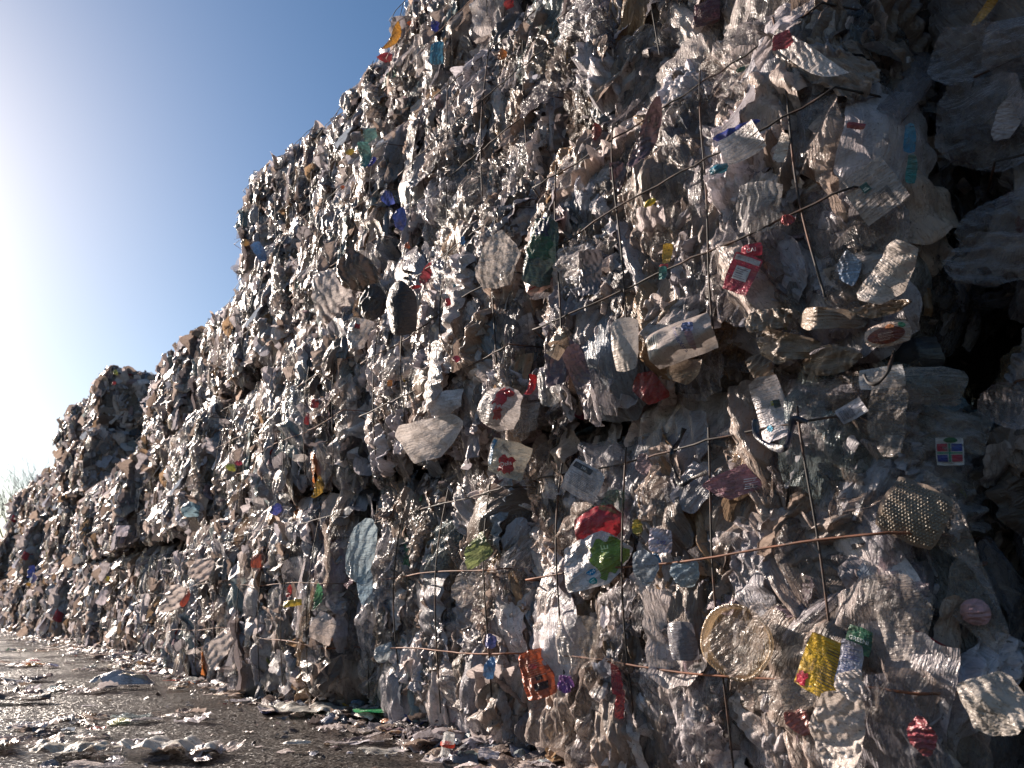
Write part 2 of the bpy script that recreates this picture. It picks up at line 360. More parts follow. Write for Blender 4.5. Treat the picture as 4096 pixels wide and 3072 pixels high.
def wire_paths(hx, hy, hz, wz, wy, r):
    out = []
    pr = 0.05
    for z in wz:
        s = np.linspace(-hy + 0.04, hy - 0.04, 26); tilt = r.normal(0, 0.03)
        bow = 0.048 * (1 - (z / hz) ** 2)
        x = -hx - pr - bow + 0.010 * np.sin(s * 5 + r.uniform(0, 6)) + 0.004 * r.normal(0, 1, 26)
        zz = z + tilt * s + 0.006 * np.sin(s * 7 + r.uniform(0, 6))
        p = np.stack([x, s, zz], -1)
        e0 = np.array([[0.0, -hy - 0.035, zz[0]], [-hx * .6, -hy - 0.035, zz[0]], [-hx + 0.03, -hy - 0.02, zz[0]]])
        e1 = np.array([[-hx + 0.03, hy + 0.02, zz[-1]], [-hx * .6, hy + 0.035, zz[-1]], [0.0, hy + 0.035, zz[-1]]])
        out.append(np.concatenate([e0, p, e1]))
    for y in wy:
        s = np.linspace(-hz + 0.08, hz - 0.11, 22); tilt = r.normal(0, 0.03)
        x = -hx - pr - 0.048 * (1 - (s / hz) ** 2) + 0.010 * np.sin(s * 5 + r.uniform(0, 6)); yy = y + tilt * s + 0.006 * np.sin(s * 8 + r.uniform(0, 6))
        out.append(np.stack([x, yy, s], -1))
    return out

WZF = (-0.41, 0.12, 0.70)                  # wires at these heights of half a bale
def bale_parts(hy, seed, level, dull=1.0, row_=1):  # dull darkens core and scraps: shade of the near stack put into their colour
    """level 0 near .. 3 far.  list of (name, V, F, mat, col, suv, kind)"""
    r = np.random.default_rng(seed * 13 + 5)
    hx, hz = BD / 2, BH / 2 - 0.03
    wz = [f * hz + r.normal(0, 0.01) for f in WZF]
    nw = 4
    wy = [(-1 + (2 * i + 1.0) / nw) * hy * 0.97 + r.normal(0, 0.02) for i in range(nw)]
    parts = []
    res = (0.012, 0.018, 0.03, 0.05)[level]
    V, F = body_mesh(hx, hy, hz, seed, wz, wy, res)
    nzc = vnoise(V * 9 + seed)[:, None] * 0.5 + 0.5
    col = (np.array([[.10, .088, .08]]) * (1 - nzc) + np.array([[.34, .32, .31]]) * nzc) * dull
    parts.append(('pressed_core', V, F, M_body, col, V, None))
    wts = (1.0, 0.20, 0.20, 0.06, 0.06) if level < 2 else (1.0, 0.45, 0.65, 0.3, 0.05)
    #            count, half size range, grid, tilt, up bias, lift
    spec = {0: [(340, (.10, .26), 36, .12, .7, .004), (380, (.045, .09), 17, .26, .7, .004), (700, (.015, .045), 9, .45, .6, .002)],
            1: [(350, (.10, .23), 21, .18, .7, .006), (380, (.045, .09), 12, .32, .7, .004), (500, (.018, .045), 7, .5, .6, .002)],
            2: [(380, (.09, .20), 14, .22, .7, .008), (330, (.05, .09), 9, .4, .7, .008), (250, (.02, .05), 6, .6, .5, .004)],
            3: [(380, (.09, .21), 10, .28, .7, .01), (280, (.05, .09), 7, .45, .6, .012)]}[level]
    for gi, (n, sz, g, tilt, ub, lift) in enumerate(spec):
        p = sample_box(n, hx, hy, hz, wts, r)
        size = np.exp(r.uniform(math.log(sz[0]), math.log(sz[1]), n))
        fr_ = p[:, 0] <= -hx + 1e-6                                   # scraps keep within the face of their bale
        for ax, lim in ((1, hy), (2, hz)):
            m_ = np.maximum(lim - size * 0.6, 0.05); p[fr_, ax] = np.clip(p[fr_, ax], -m_[fr_], m_[fr_])
        q, nn = bale_surface(p, hx, hy, hz, seed, wz, wy)
        flap = r.random(n) < ((0.06 if gi == 0 else 0.25) if level == 0 else 0.25 if level == 1 else 0.36)
        P = sheet_params(n, size, aspect=(0.14, 0.8), bend=0.9, amp=0.33, jag=0.04, fmax=g / (4.6 if level == 0 else 6.5), r=r)
        P['bulge'] = np.where(flap, r.uniform(-0.2, 0.2, n), r.uniform(-0.05, 0.28, n))
        P['bend'] = np.where(flap, np.abs(P['bend']) * 0.8, -np.abs(P['bend']) * 0.6)
        R = frames(nn, np.where(flap, tilt * 1.5, tilt)[:, None], ub, r)
        cen = q + nn * (lift + r.normal(0, 0.010, n) + np.where(flap, 0.012, -0.006))[:, None]
        W, suv = build_sheets(P, R, cen, g, g)
        col = palette(n, r=r)
        if gi == 0: col = palette(n, 0.12, 0.008, r=r)
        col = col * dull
        clear = r.random(n) < (0.48 if gi == 0 else 0.16 if gi == 1 else 0.0)
        if level >= 2: clear[:] = False
        # the largest scraps are parts of their own
        own = np.zeros(n, bool)
        if gi == 0:
            fr = np.where((cen[:, 0] < -hx + 0.03))[0]
            k = (70, 26, 0, 0)[level]
            own[fr[np.argsort(-size[fr])[:k]]] = True
        G1 = grid_faces(g, g, 1)
        for i in np.where(own)[0]:
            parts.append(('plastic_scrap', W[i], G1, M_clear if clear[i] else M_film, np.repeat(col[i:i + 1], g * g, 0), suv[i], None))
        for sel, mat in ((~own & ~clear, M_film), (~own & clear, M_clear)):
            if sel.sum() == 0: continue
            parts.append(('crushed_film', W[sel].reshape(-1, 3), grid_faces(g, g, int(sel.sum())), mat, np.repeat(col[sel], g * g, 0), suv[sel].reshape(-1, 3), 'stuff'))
    # join the stuff meshes of one material
    js = {}
    rest = []
    for pt in parts:
        if pt[0] == 'crushed_film': js.setdefault(pt[3].name, []).append(pt)
        else: rest.append(pt)
    for k, l in js.items():
        off = 0; Fs = []
        for pt in l: Fs.append(pt[2] + off); off += len(pt[1])
        rest.append(('crushed_film' if k == 'plastic_film' else 'clear_film', np.concatenate([p[1] for p in l]), np.concatenate(Fs), l[0][3], np.concatenate([p[4] for p in l]), np.concatenate([p[5] for p in l]), 'stuff'))
    if level < 3:
        for wi, path in enumerate(wire_paths(hx, hy, hz, wz, wy, r)):
            V, F = tube(path, 0.0034 if level == 0 else 0.0027, 6 if level < 2 else 4)
            rest.append(('baling_wire', V, F, M_rust if wi in (0, 1) and row_ == 0 and level < 2 else M_wire, None, None, None))
    return rest

_proto = {}
def place_bale(y0, y1, row, xoff, yaw, level, seed, label, zoff=0.0, roll=0.0, i=0):
    L = y1 - y0; hy = L / 2 - 0.035
    key = None if level == 0 else (level, seed % (4 if level == 1 else 4))
    root = empty('waste_bale', (0, 0, 0)); root.rotation_euler = (roll, 0, yaw)
    root.location = (WX + xoff + BD / 2, (y0 + y1) / 2, row * BH + zoff)
    tagit(root, label, 'waste bale', 'pressed plastic bales stacked in the wall')
    cz = Vector((0, 0, BH / 2))
    if key is None or key not in _proto:
        objs = []
        for (nm, V, F, mat, col, suv, kind) in bale_parts(hy if key is None else 0.73, seed if key is None else seed % 4 + 100 * level, level, 0.75 if i == 0 else 0.95 if (i == 1 and row > 0) else 1.0, row):  # nearest columns get their shade painted in as darker plastic
            o = mesh_obj(nm, V + np.array([0, 0, BH / 2]), F, mat, root, col, suv)
            if kind: o['kind'] = kind
            objs.append(o)
        if key is not None: _proto[key] = objs
    else:
        for s in _proto[key]:
            c = s.copy(); C.objects.link(c); c.parent = root
    if key is not None: root.scale = (1, hy / 0.73, 0.84 if (row, i) == (3, 3) else 1)
    return root

ORD = ['nearest', 'second', 'third', 'fourth', 'fifth', 'sixth', 'seventh', 'eighth', 'ninth', 'tenth', 'eleventh', 'twelfth',
       'thirteenth', 'fourteenth', 'fifteenth', 'sixteenth', 'seventeenth', 'eighteenth', 'nineteenth', 'twentieth', 'twenty-first', 'twenty-second', 'twenty-third', 'twenty-fourth']
ROWN = ['bottom row', 'second row up', 'third row up', 'top row']
LOOK = {(0, 0): 'shaded bale draped in large dull clear films', (0, 1): 'grey-white bale with yellow printed wrapper and round tub',
        (0, 2): 'grey bale with pale blue bag and orange pouch', (0, 3): 'ragged pale bale with red and green scraps',
        (1, 0): 'dark shaded bale with wide grey sheets', (1, 1): 'bale with red pouch and crossing rusty wires',
        (1, 2): 'sunlit bale with knotted black bags at its end', (1, 3): 'bright crumpled bale beyond the black bags',
        (2, 1): 'bale with dark recess beneath and brown wrapper', (2, 2): 'pale crumpled bale with blue film at its foot',
        (3, 2): 'skyline bale with orange and sky blue scraps', (3, 3): 'skyline bale with teal and orange wrapper'}
# height of the wall, in bales, over its length (in eye heights)
def rows_at(y):
    y = y / H
    if y < 12.2: return 4
    if y < 19: return 3
    if y < 25: return 2
    if y < 28: return 4
    if y < 31.5: return 3
    if y < 34.5: return 4
    if y < 43: return 3
    if y < 50: return 2
    return 2
SPECIAL = {  # (row, index): (xoff, yaw deg)
    (0, 0): (0.13, 0), (1, 0): (0.15, 0), (2, 0): (0.1, 0), (3, 0): (0.1, 0),
    (0, 1): (0.00, -1.5), (1, 1): (-0.10, 0.5), (1, 2): (-0.08, -1.0), (0, 2): (0.03, -1.5), (2, 1): (-0.02, 0.0), (2, 2): (0.02, 1), (3, 1): (0.06, 0), (3, 2): (0.05, 0)}
START = [-1.80, -1.92, -2.1, -1.4]
for row in range(4):
    y = START[row] * H; i = 0
    while y < 62 * H and i < 24:
        L = (2.72 + (0.0 if i < 2 else rng.uniform(-0.12, 0.12))) * H
        if i == 1 and row < 2: y += 0.20 * H
        if row == 1 and i == 1: L = 2.55 * H
        ym = y + L / 2
        if rows_at(ym) > row and not (row >= 2 and i == 0):
            lv = 0 if ym < 6.0 * H and row < 3 else 1 if ym < 14 * H else 2 if ym < 26 * H else 3
            xo, yw = SPECIAL.get((row, i), (rng.normal(0, 0.07), rng.normal(0, 2.0)))
            xo -= max(0, ym - 22 * H) * 0.035
            if row == rows_at(ym) - 1 and i > 3: yw += rng.normal(0, 2)
            what = LOOK.get((row, i), 'crumpled grey-white bale' if i < 8 else 'distant dull grey bale')
            lab = f'{what}, {ORD[i]} from the camera in the {ROWN[row]}' if (row, i) not in LOOK else what + ', ' + ROWN[row]
            place_bale(y, y + L, row, xo, math.radians(yw), lv, row * 31 + i * 3 + 1, lab, roll=math.radians(rng.normal(0, 0.5)) if i > 3 else 0, i=i)
        y += L; i += 1

# the second stack, glimpsed through the dark gap beside the nearest bales
for row in range(4):
    place_bale(-0.7 * H, 2.3 * H, row, BD + 0.16, 0, 3, 300 + row, f'dark bale of the stack behind, seen through the gap, {ROWN[row]}')

# ------------------------------------------------------------------ ground
def ground():
    n = 2
    V = np.array([[-900, -900, 0], [900, -900, 0], [900, 900, 0], [-900, 900, 0]], float)
    o = mesh_obj('asphalt_ground', V, np.array([[0, 1, 2, 3]]), M_ground); tagit(o, kind='structure')
ground()

# ------------------------------------------------------------------ pixel -> ray, ray -> the surface it meets
cp, sp_ = math.cos(math.radians(PITCH)), math.sin(math.radians(PITCH))
ca, sa = math.cos(math.radians(AZ)), math.sin(math.radians(AZ))
def ray(px, py):
    x, yu, z = px - 1106.0, 829.5 - py, FPX
    f = z * cp - yu * sp_; up = z * sp_ + yu * cp
    return Vector((f * sa + x * ca, f * ca - x * sa, up)).normalized()
bpy.context.view_layer.update()
dg = bpy.context.evaluated_depsgraph_get()
EYE = Vector((0, 0, H))
def hit(px, py):
    ok, loc, nr, idx, ob, mt = scene.ray_cast(dg, EYE, ray(px, py))
    if not ok: return None, None
    r = ob
    while r.parent: r = r.parent
    return loc, r
def on_wall(px, py, spread=12):
    """the point where a thing seen at this pixel of the photograph lies on the heap, just proud of it"""
    best = None; root = None; c0, r0 = hit(px, py)
    for dx, dy in ((0, 0), (spread, 0), (-spread, 0), (0, spread), (0, -spread), (spread * .7, spread * .7), (-spread * .7, -spread * .7)):
        l, r = hit(px + dx, py + dy)
        if l is None or not r.name.startswith('waste_bale'): continue
        if c0 is not None and abs(l.x - c0.x) > 0.15: continue
        if best is None or l.x < best: best = l.x; root = r
    if best is None: return None, None
    d = ray(px, py); t = (best - 0.012) / d.x
    return EYE + d * t, (r0 if r0 is not None and r0.name.startswith('waste_bale') else root)

def facing_frame(px, py, rot, face=0.5, tiltup=0.0):
    """columns: image-right-ish turned by rot, image-up-ish, normal between the wall's and the eye's direction"""
    d = ray(px, py); n = (Vector((-1, 0, 0)) * (1 - face) + (-d) * face + Vector((0, 0, tiltup))).normalized()
    right = Vector((ca, -sa, 0)); t = (right - n * right.dot(n)).normalized(); b = n.cross(t)
    c, s = math.cos(rot), math.sin(rot)
    A = t * c + b * s; B = -t * s + b * c
    return np.array([[A.x, B.x, n.x], [A.y, B.y, n.y], [A.z, B.z, n.z]])

class Piece:
    """one crumpled sheet or pouch with an evaluator so that print and lettering can lie on it"""
    def __init__(s, name, px, py, w, h, rot=0, col=(.6, .6, .58), mat=None, bend=0.4, bulge=0.2, amp=0.22, jag=0.035, rnd=0.3, face=0.5, pm=None,
                 g=26, seed=1, proud=0.0, parent=None, label=None, world=None, tiltup=0.0, bdir=None):
        r = np.random.default_rng(seed + 1000)
        if world is None:
            p, root = on_wall(px, py, max(8, min(w, h) * 0.3))
        else: p, root = world
        s.ok = p is not None
        if not s.ok: return
        dist = (p - EYE).length; pr = ray(px, py); k = dist / FPX * math.cos(math.atan(math.hypot(px - 1106, py - 829.5) / FPX))
        p = p - pr * proud * 0.55
        s.P = sheet_params(1, np.array([w / 2 * k]), aspect=(1, 1), amp=amp, jag=jag, fmax=3.3, r=r)
        s.P['b'] = np.array([h / 2 * k]); s.P['bend'] = np.array([bend]); s.P['bulge'] = np.array([bulge * (.55 if 'film' in name or 'strip' in name else .8)]); s.P['rnd'] = np.array([rnd]); s.P['amp'] = np.array([amp])
        if pm is None: pm = 0.85 if ('film' in name or 'scrap' in name) else 0.45 if 'bag' in name else 0.1
        s.P['pm'] = np.array([pm])
        if h > w: s.P['ang'] = s.P['ang'] - math.pi / 2
        s.P['oc'] = s.P['oc'] * 0.4
        if 'film' in name or 'bag' in name: s.P['fmax'] = np.array([7.5]); s.P['wt'] = s.P['wt'] * np.where(np.arange(K) > 4, .55, 1.0); s.P['ph_'][:, [1, 4]] = 1.7; s.P['ang'] = s.P['ang'] + r.normal(0, .3, (1, K))
        if bdir is not None: s.P['bdir'] = np.array([bdir])
        s.R = facing_frame(px, py, math.radians(rot), face, tiltup)
        s.c = np.array(p); s.parent = parent if parent is not None else root
        s.inv = np.linalg.inv(np.array(s.parent.matrix_world)) if s.parent is not None else np.eye(4)
        s.k = k; s.seed = seed
        u, v = np.meshgrid(np.linspace(-1, 1, g), np.linspace(-1, 1, max(8, int(g * h / w)) if h < w * 2.5 else g * 2), indexing='ij')
        V, suv = s.ev(u.ravel(), v.ravel(), 0, True); col = tuple((np.array(col) * .86 + .022) * np.array([1.03, 0.965, 0.98]))
        s.o = mesh_obj(name, s.loc(V), grid_faces(*u.shape), mat or M_print, s.parent, np.tile(np.array([col]), (u.size, 1)), suv)
        if label: s.o['label'] = label
    def loc(s, V):
        return V @ s.inv[:3, :3].T + s.inv[:3, 3]
    def ev(s, u, v, lift=0.0, both=False):
        l, fl = sheet_eval(s.P, u, v)
        l = l[0]; l[:, 2] += lift
        W = l @ s.R.T + s.c
        if both: return W, np.concatenate([fl[0] + s.seed * 1.7, np.full((len(u), 1), s.seed * 2.3)], 1)
        return W
    def patch(s, name, u0, u1, v0, v1, col, lift=0.0015, g=14, shape=None, mat=None):
        if not s.ok: return s
        u, v = np.meshgrid(np.linspace(-1, 1, g), np.linspace(-1, 1, g), indexing='ij')
        if shape == 'round':
            u, v = u * np.sqrt(1 - v * v / 2), v * np.sqrt(1 - u * u / 2)
        elif shape == 'torn':
            u = u + 0.15 * np.sin(v * 5 + s.seed); v = v + 0.15 * np.sin(u * 6 + s.seed * 2)
        uu = (u0 + u1) / 2 + u * (u1 - u0) / 2; vv = (v0 + v1) / 2 + v * (v1 - v0) / 2
        W, suv = s.ev(uu.ravel(), vv.ravel(), lift, True)
        mesh_obj(name, s.loc(W), grid_faces(g, g), mat or M_print, s.o, np.tile(np.array([col]), (g * g, 1)), suv)
        return s
    def bars(s, name, u0, u1, v0, v1, n, col, lift=0.0022, along='u', fill=0.5):
        if not s.ok: return s
        r = np.random.default_rng(s.seed + 5); Vs, Fs, off = [], [], 0
        e = np.linspace(0, 1, n + 1)
        for i in range(n):
            f = fill * r.uniform(0.5, 1.4) * (1 if fill < .9 else 1); a0, a1 = e[i], e[i] + (e[i + 1] - e[i]) * min(f, 0.9)
            m = 9; q = np.linspace(0, 1, m) * (1.0 if along == 'u' else r.uniform(0.6, 1.0))
            if along == 'u': U = np.stack([np.full(m, a0), np.full(m, a1)]); Q = np.stack([q, q]); uu, vv = u0 + U * (u1 - u0), v0 + Q * (v1 - v0)
            else: U = np.stack([q, q]); Q = np.stack([np.full(m, a0), np.full(m, a1)]); uu, vv = u0 + U * (u1 - u0), v0 + Q * (v1 - v0)
            W = s.ev(uu.ravel(), vv.ravel(), lift); Vs.append(W); Fs.append(grid_faces(2, m) + off); off += 2 * m
        V = np.concatenate(Vs); mesh_obj(name, s.loc(V), np.concatenate(Fs), M_ink, s.o, np.tile(np.array([col]), (len(V), 1)))
        return s
    def text(s, body, u, v, size, col, rot=0, lift=0.0026, stretch=1.0):
        """lettering laid over the sheet; size is the letter height in v units"""
        if not s.ok: return s
        cu = bpy.data.curves.new('lettering', 'FONT'); cu.body = body; cu.align_x = 'CENTER'; cu.align_y = 'CENTER'; cu.resolution_u = 2
        to = bpy.data.objects.new('lettering', cu); C.objects.link(to)
        me = bpy.data.meshes.new_from_object(to.evaluated_get(bpy.context.evaluated_depsgraph_get()))
        n = len(me.vertices); co = np.zeros(n * 3); me.vertices.foreach_get('co', co); co = co.reshape(-1, 3)
        me.calc_loop_triangles(); T = np.zeros(len(me.loop_triangles) * 3, int); me.loop_triangles.foreach_get('vertices', T); T = T.reshape(-1, 3)
        bpy.data.objects.remove(to); bpy.data.meshes.remove(me)
        a_, b_ = float(s.P['a'][0]), float(s.P['b'][0]); hgt = size * b_
        c, q = math.cos(math.radians(rot)), math.sin(math.radians(rot))
        x, y = co[:, 0] * hgt * stretch, co[:, 1] * hgt
        X, Y = x * c - y * q, x * q + y * c
        W = s.ev(u + X / a_, v + Y / b_, lift)
        mesh_obj('lettering', s.loc(W), T, M_ink, s.o, np.tile(np.array([col]), (n, 1)), smooth=False)
        return s

# ------------------------------------------------------------------ litter on the asphalt
def flat_frame(N, tilt, r):
    n = np.tile(np.array([0, 0, 1.0]), (N, 1)) + r.normal(0, 1, (N, 3)) * tilt * np.array([1, 1, 0]); n /= np.linalg.norm(n, axis=1)[:, None]
    an = r.uniform(0, 6.28, N); ref = np.stack([np.cos(an), np.sin(an), 0 * an], 1)
    t = ref - n * (n * ref).sum(1)[:, None]; t /= np.linalg.norm(t, axis=1)[:, None]
    return np.stack([t, np.cross(n, t), n], -1)

def ground_at(px, py):
    d = ray(px, py); t = -H / d.z; return EYE + d * t

def base_x(y): return WX + 0.02 - max(0, y - 22 * H) * 0.035
GROUPS_L = 'scraps of film littering the wet asphalt'
def litter(n, pos, size, name, label, cat, seed, g=16, amp=0.55, mats=(M_litter,), tint=0.15, vivid=0.04, lift=0.5, tilt=0.22, aspect=(0.3, 0.9), bulge=(0.0, 0.25), flat=0.42):
    r = np.random.default_rng(seed)
    P = sheet_params(n, size, aspect=aspect, bend=0.8, amp=amp, jag=0.14, bulge=bulge, r=r)
    R = flat_frame(n, tilt, r); col = palette(n, tint, vivid, r) * 0.9
    W, suv = build_sheets(P, R, np.zeros((n, 3)), g, g)
    lo = np.quantile(W[:, :, 2], 0.12, axis=1)
    G1 = grid_faces(g, g)
    for i in range(n):
        V = W[i].copy(); V[:, 2] = (V[:, 2] - lo[i]) * flat + 0.001
        V[:, 2] = np.where(V[:, 2] < 0.002, 0.002 + 0.0015 * np.abs(np.sin(V[:, 0] * 90)), V[:, 2])
        o = mesh_obj(name, V, G1, mats[i % len(mats)], None, np.repeat(col[i:i + 1], g * g, 0), suv[i])
        o.location = (pos[i][0], pos[i][1], pos[i][2]); tagit(o, label, cat, GROUPS_L)

r = np.random.default_rng(21)
# along the foot of the wall
n = 170; yy = 1.6 + (r.random(n) ** 1.5) * 16; xx = np.array([base_x(y) for y in yy]) - np.abs(r.normal(0, 0.17, n)) * (1 + yy * 0.04)
litter(n, [(x, y, r.uniform(0, 0.02)) for x, y in zip(xx, yy)], np.exp(r.uniform(math.log(.035), math.log(.13), n)), 'film_scrap',
       'dirty crumpled film scrap fallen to the foot of the bale wall', 'plastic scrap', 31, g=16, mats=(M_litter, M_film, M_clear))
# heaps in the left foreground of the yard
spots = [(60, 1610, .30, 15), (190, 1560, .20, 12), (110, 1500, .28, 14), (60, 1440, .35, 14), (30, 1385, .5, 12), (230, 1640, .18, 9), (380, 1640, .16, 8), (240, 1385, .5, 10), (110, 1405, .6, 16), (60, 1475, .3, 12), (230, 1445, .4, 10), (20, 1350, 1.0, 14), (330, 1560, .25, 6), (150, 1365, .7, 10)]
pos = []
for (px, py, sg, k) in spots:
    c = ground_at(px, py)
    for _ in range(int(k * 1.25)): pos.append((c.x + r.normal(0, sg * .55), c.y + r.normal(0, sg * .55), r.uniform(0, 0.015)))
n = len(pos)
litter(n, pos, np.exp(r.uniform(math.log(.035), math.log(.11), n)), 'dirty_film', 'dark soiled piece of film among the drifts of scraps out on the asphalt', 'plastic scrap', 33, g=20, tint=0.25, amp=0.55, flat=0.6, mats=(M_litter, M_clear, M_film))
# lone scraps between
pos = []
for _ in range(52):
    c = ground_at(r.uniform(20, 1000), 1390 + 260 * r.random() ** .8)
    if c.x < base_x(c.y) - 0.12: pos.append((c.x, c.y, 0))
n = len(pos)
litter(n, pos, np.exp(r.uniform(math.log(.015), math.log(.055), n)), 'plastic_flake', 'small pale flake of plastic lying alone on the dark wet asphalt', 'plastic flake', 35, g=10)

# crumbs nobody could count
def crumbs():
    r = np.random.default_rng(41); n = 3000
    y = 1.2 + r.random(n) ** 1.4 * 22; near = r.random(n) < 0.6
    bx = np.array([base_x(v) for v in y])
    x = np.where(near, bx - np.abs(r.normal(0, 0.22, n)), bx - r.random(n) * (1.0 + y * 0.55))
    size = np.exp(r.uniform(math.log(.004), math.log(.022), n))
    P = sheet_params(n, size, aspect=(0.4, 1), bend=1.0, amp=0.7, jag=0.15, r=r)
    W, suv = build_sheets(P, flat_frame(n, 0.35, r), np.stack([x, y, size * 0.3], 1), 4, 4)
    W[:, :, 2] = np.maximum(W[:, :, 2], 0.001)
    col = palette(n, 0.4, 0.07, r) * r.uniform(0.15, 1, (n, 1))
    o = mesh_obj('plastic_crumbs', W.reshape(-1, 3), grid_faces(4, 4, n), M_litter, None, np.repeat(col, 16, 0), suv.reshape(-1, 3)); tagit(o, 'tiny crumbs of plastic and grit strewn over the wet asphalt', 'plastic debris', None, 'stuff')
    # bank of trodden film under the lowest bales
    n = 2200; y = 1.0 + r.random(n) ** 1.3 * 24; bx = np.array([base_x(v) for v in y]); x = bx - np.abs(r.normal(0, 0.14, n)) + 0.05
    size = np.exp(r.uniform(math.log(.03), math.log(.085), n))
    P = sheet_params(n, size, aspect=(0.3, 0.9), bend=0.6, amp=0.35, jag=0.12, r=r)
    W, suv = build_sheets(P, flat_frame(n, 0.25, r), np.stack([x, y, r.uniform(0.0, 0.05, n) * np.clip(1.2 - (bx - x) * 5, 0.05, 1.2)], 1), 8, 8)
    W[:, :, 2] = np.maximum(W[:, :, 2], 0.001)
    col = palette(n, 0.3, 0.03, r) * 0.9
    o = mesh_obj('trodden_film', W.reshape(-1, 3), grid_faces(8, 8, n), M_litter, None, np.repeat(col, 64, 0), suv.reshape(-1, 3)); tagit(o, 'bank of trodden dirty film along the foot of the bales', 'plastic debris', None, 'stuff')
crumbs()

def lathe(name, prof, mat, col, parent=None, sides=40, wob=0.0, seed=0):
    r = np.random.default_rng(seed); prof = np.asarray(prof, float); th = np.linspace(0, 2 * math.pi, sides + 1)
    wv = 1 + wob * (np.sin(2 * th + seed) * 0.6 + np.sin(3 * th + seed * 2) * 0.4)
    X = prof[:, None, 0] * np.cos(th) * wv; Y = prof[:, None, 0] * np.sin(th) / wv; Z = np.broadcast_to(prof[:, None, 1], X.shape)
    V = np.stack([X, Y, Z], -1).reshape(-1, 3)
    return V, grid_faces(len(prof), sides + 1)

def on_ground(name, px, py, w, h, col, label, cat, seed=1, rot=0, amp=0.4, bulge=0.25, mat=None, rnd=0.3, jag=0.08, g=26, bend=0.3, hmul=0.5, h_is_depth=True):
    """a sheet lying at the photograph's place; w in picture px, depth = w*h"""
    c = ground_at(px, py); k = (c - EYE).length / FPX; r = np.random.default_rng(seed + 700)
    P = sheet_params(1, np.array([w / 2 * k]), aspect=(h, h), amp=amp, jag=jag, fmax=4.0, r=r); P['bulge'][:] = bulge; P['rnd'][:] = rnd; P['bend'][:] = bend; P['amp'][:] = amp; P['pm'][:] = .8 if 'sheet' in name or 'scrap' in name else .3
    an = math.radians(rot) - math.radians(AZ)
    R = np.array([[[math.cos(an), -math.sin(an), 0], [math.sin(an), math.cos(an), 0], [0, 0, 1]]])
    W, suv = build_sheets(P, R, np.zeros((1, 3)), g, g); V = W[0]; V[:, 2] = (V[:, 2] - np.quantile(V[:, 2], .1)) * hmul; V[:, 2] = np.maximum(V[:, 2], 0.003)
    o = mesh_obj(name, V, grid_faces(g, g), mat or M_litter, None, np.tile(np.array([col]), (g * g, 1)), suv[0]); o.location = (c.x, c.y, 0.03)
    tagit(o, label, cat)
    if name == 'green_bag': o.location.z = 0.06
    return o, c, k, P, R

# the grey folded bundle lying alone
o, c, k, P, R = on_ground('folded_sack', 266, 1487, 112, 0.36, (.40, .42, .47), 'grey-blue striped folded sack lying alone on the wet asphalt', 'sack', seed=3, amp=0.5, bulge=0.3, mat=M_print, rnd=.5, bend=-0.3, hmul=1.1)
def stripe(par, P, R, u0, u1, v0, v1, col, lift=0.003, zoff=0.0, name='printed_stripe', hm=1.1):
    u, v = np.meshgrid(np.linspace(u0, u1, 14), np.linspace(v0, v1, 14), indexing='ij')
    uu, vv = np.meshgrid(np.linspace(-1, 1, 26), np.linspace(-1, 1, 26), indexing='ij')
    l, f = sheet_eval(P, uu.ravel(), vv.ravel()); lo = np.quantile((l[0] @ R[0].T)[:, 2], .1)
    l, f = sheet_eval(P, u.ravel(), v.ravel()); V = l[0] @ R[0].T; V[:, 2] = np.maximum((V[:, 2] - lo) * hm, 0.003) + lift
    mesh_obj(name, V, grid_faces(14, 14), M_print, par, np.tile(np.array([col]), (196, 1)))
stripe(o, P, R, -.7, .7, .15, .38, (.05, .06, .11)); stripe(o, P, R, -.1, .75, -.45, -.05, (.50, .40, .27)); stripe(o, P, R, -.9, -.6, -.5, .5, (.06, .07, .10)); stripe(o, P, R, 0, .6, .5, .6, (.45, .08, .06))
on_ground('green_bag', 812, 1566, 88, 0.62, (.012, .30, .10), 'bright green flattened bag on the asphalt near the wall', 'bag', seed=5, amp=.35, bulge=.22, mat=M_print, rnd=.1)
on_ground('film_sheet', 690, 1548, 215, 0.34, (.55, .53, .48), 'long pale rumpled film sheet beside the green bag', 'film sheet', seed=6, amp=.30, bulge=.10, rot=-8, g=34, rnd=.5)
on_ground('film_sheet', 960, 1578, 70, 0.7, (.60, .58, .52), 'cracked translucent film sheet between green bag and bottle neck', 'film sheet', seed=8, amp=.45, bulge=.2, mat=M_clear)
on_ground('film_sheet', 350, 1636, 190, 0.5, (.72, .71, .68), 'bright white crumpled film sheet in the lower left foreground', 'film sheet', seed=9, amp=.6, bulge=.32, g=34, mat=M_film)
on_ground('film_sheet', 160, 1638, 150, 0.5, (.60, .57, .50), 'dirty white creased film sheet nearest the lower left corner', 'film sheet', seed=10, amp=.7, bulge=.35, g=34)
on_ground('plastic_cup', 410, 1482, 34, 0.9, (.62, .62, .60), 'clear crushed cup standing beside the red scrap', 'cup', seed=11, amp=.7, bulge=.9, mat=M_clear, rnd=.2)
on_ground('red_scrap', 367, 1481, 42, 0.2, (.55, .07, .03), 'thin orange-red strip on the asphalt by the crushed cup', 'plastic scrap', seed=12, amp=.3, bulge=.1)
on_ground('red_scrap', 205, 1592, 38, 0.5, (.42, .03, .03), 'dark red scrap among the drifts of dirty film', 'plastic scrap', seed=13, amp=.5, bulge=.3)
on_ground('red_scrap', 72, 1436, 20, 0.6, (.60, .03, .06), 'small bright red scrap on the farther drift at left', 'plastic scrap', seed=14, amp=.6, bulge=.5)
on_ground('orange_wrapper', 312, 1352, 46, 0.6, (.60, .25, .05), 'orange-brown wrapper lying far off at the wall foot', 'wrapper', seed=15, amp=.6, bulge=.5, mat=M_print)
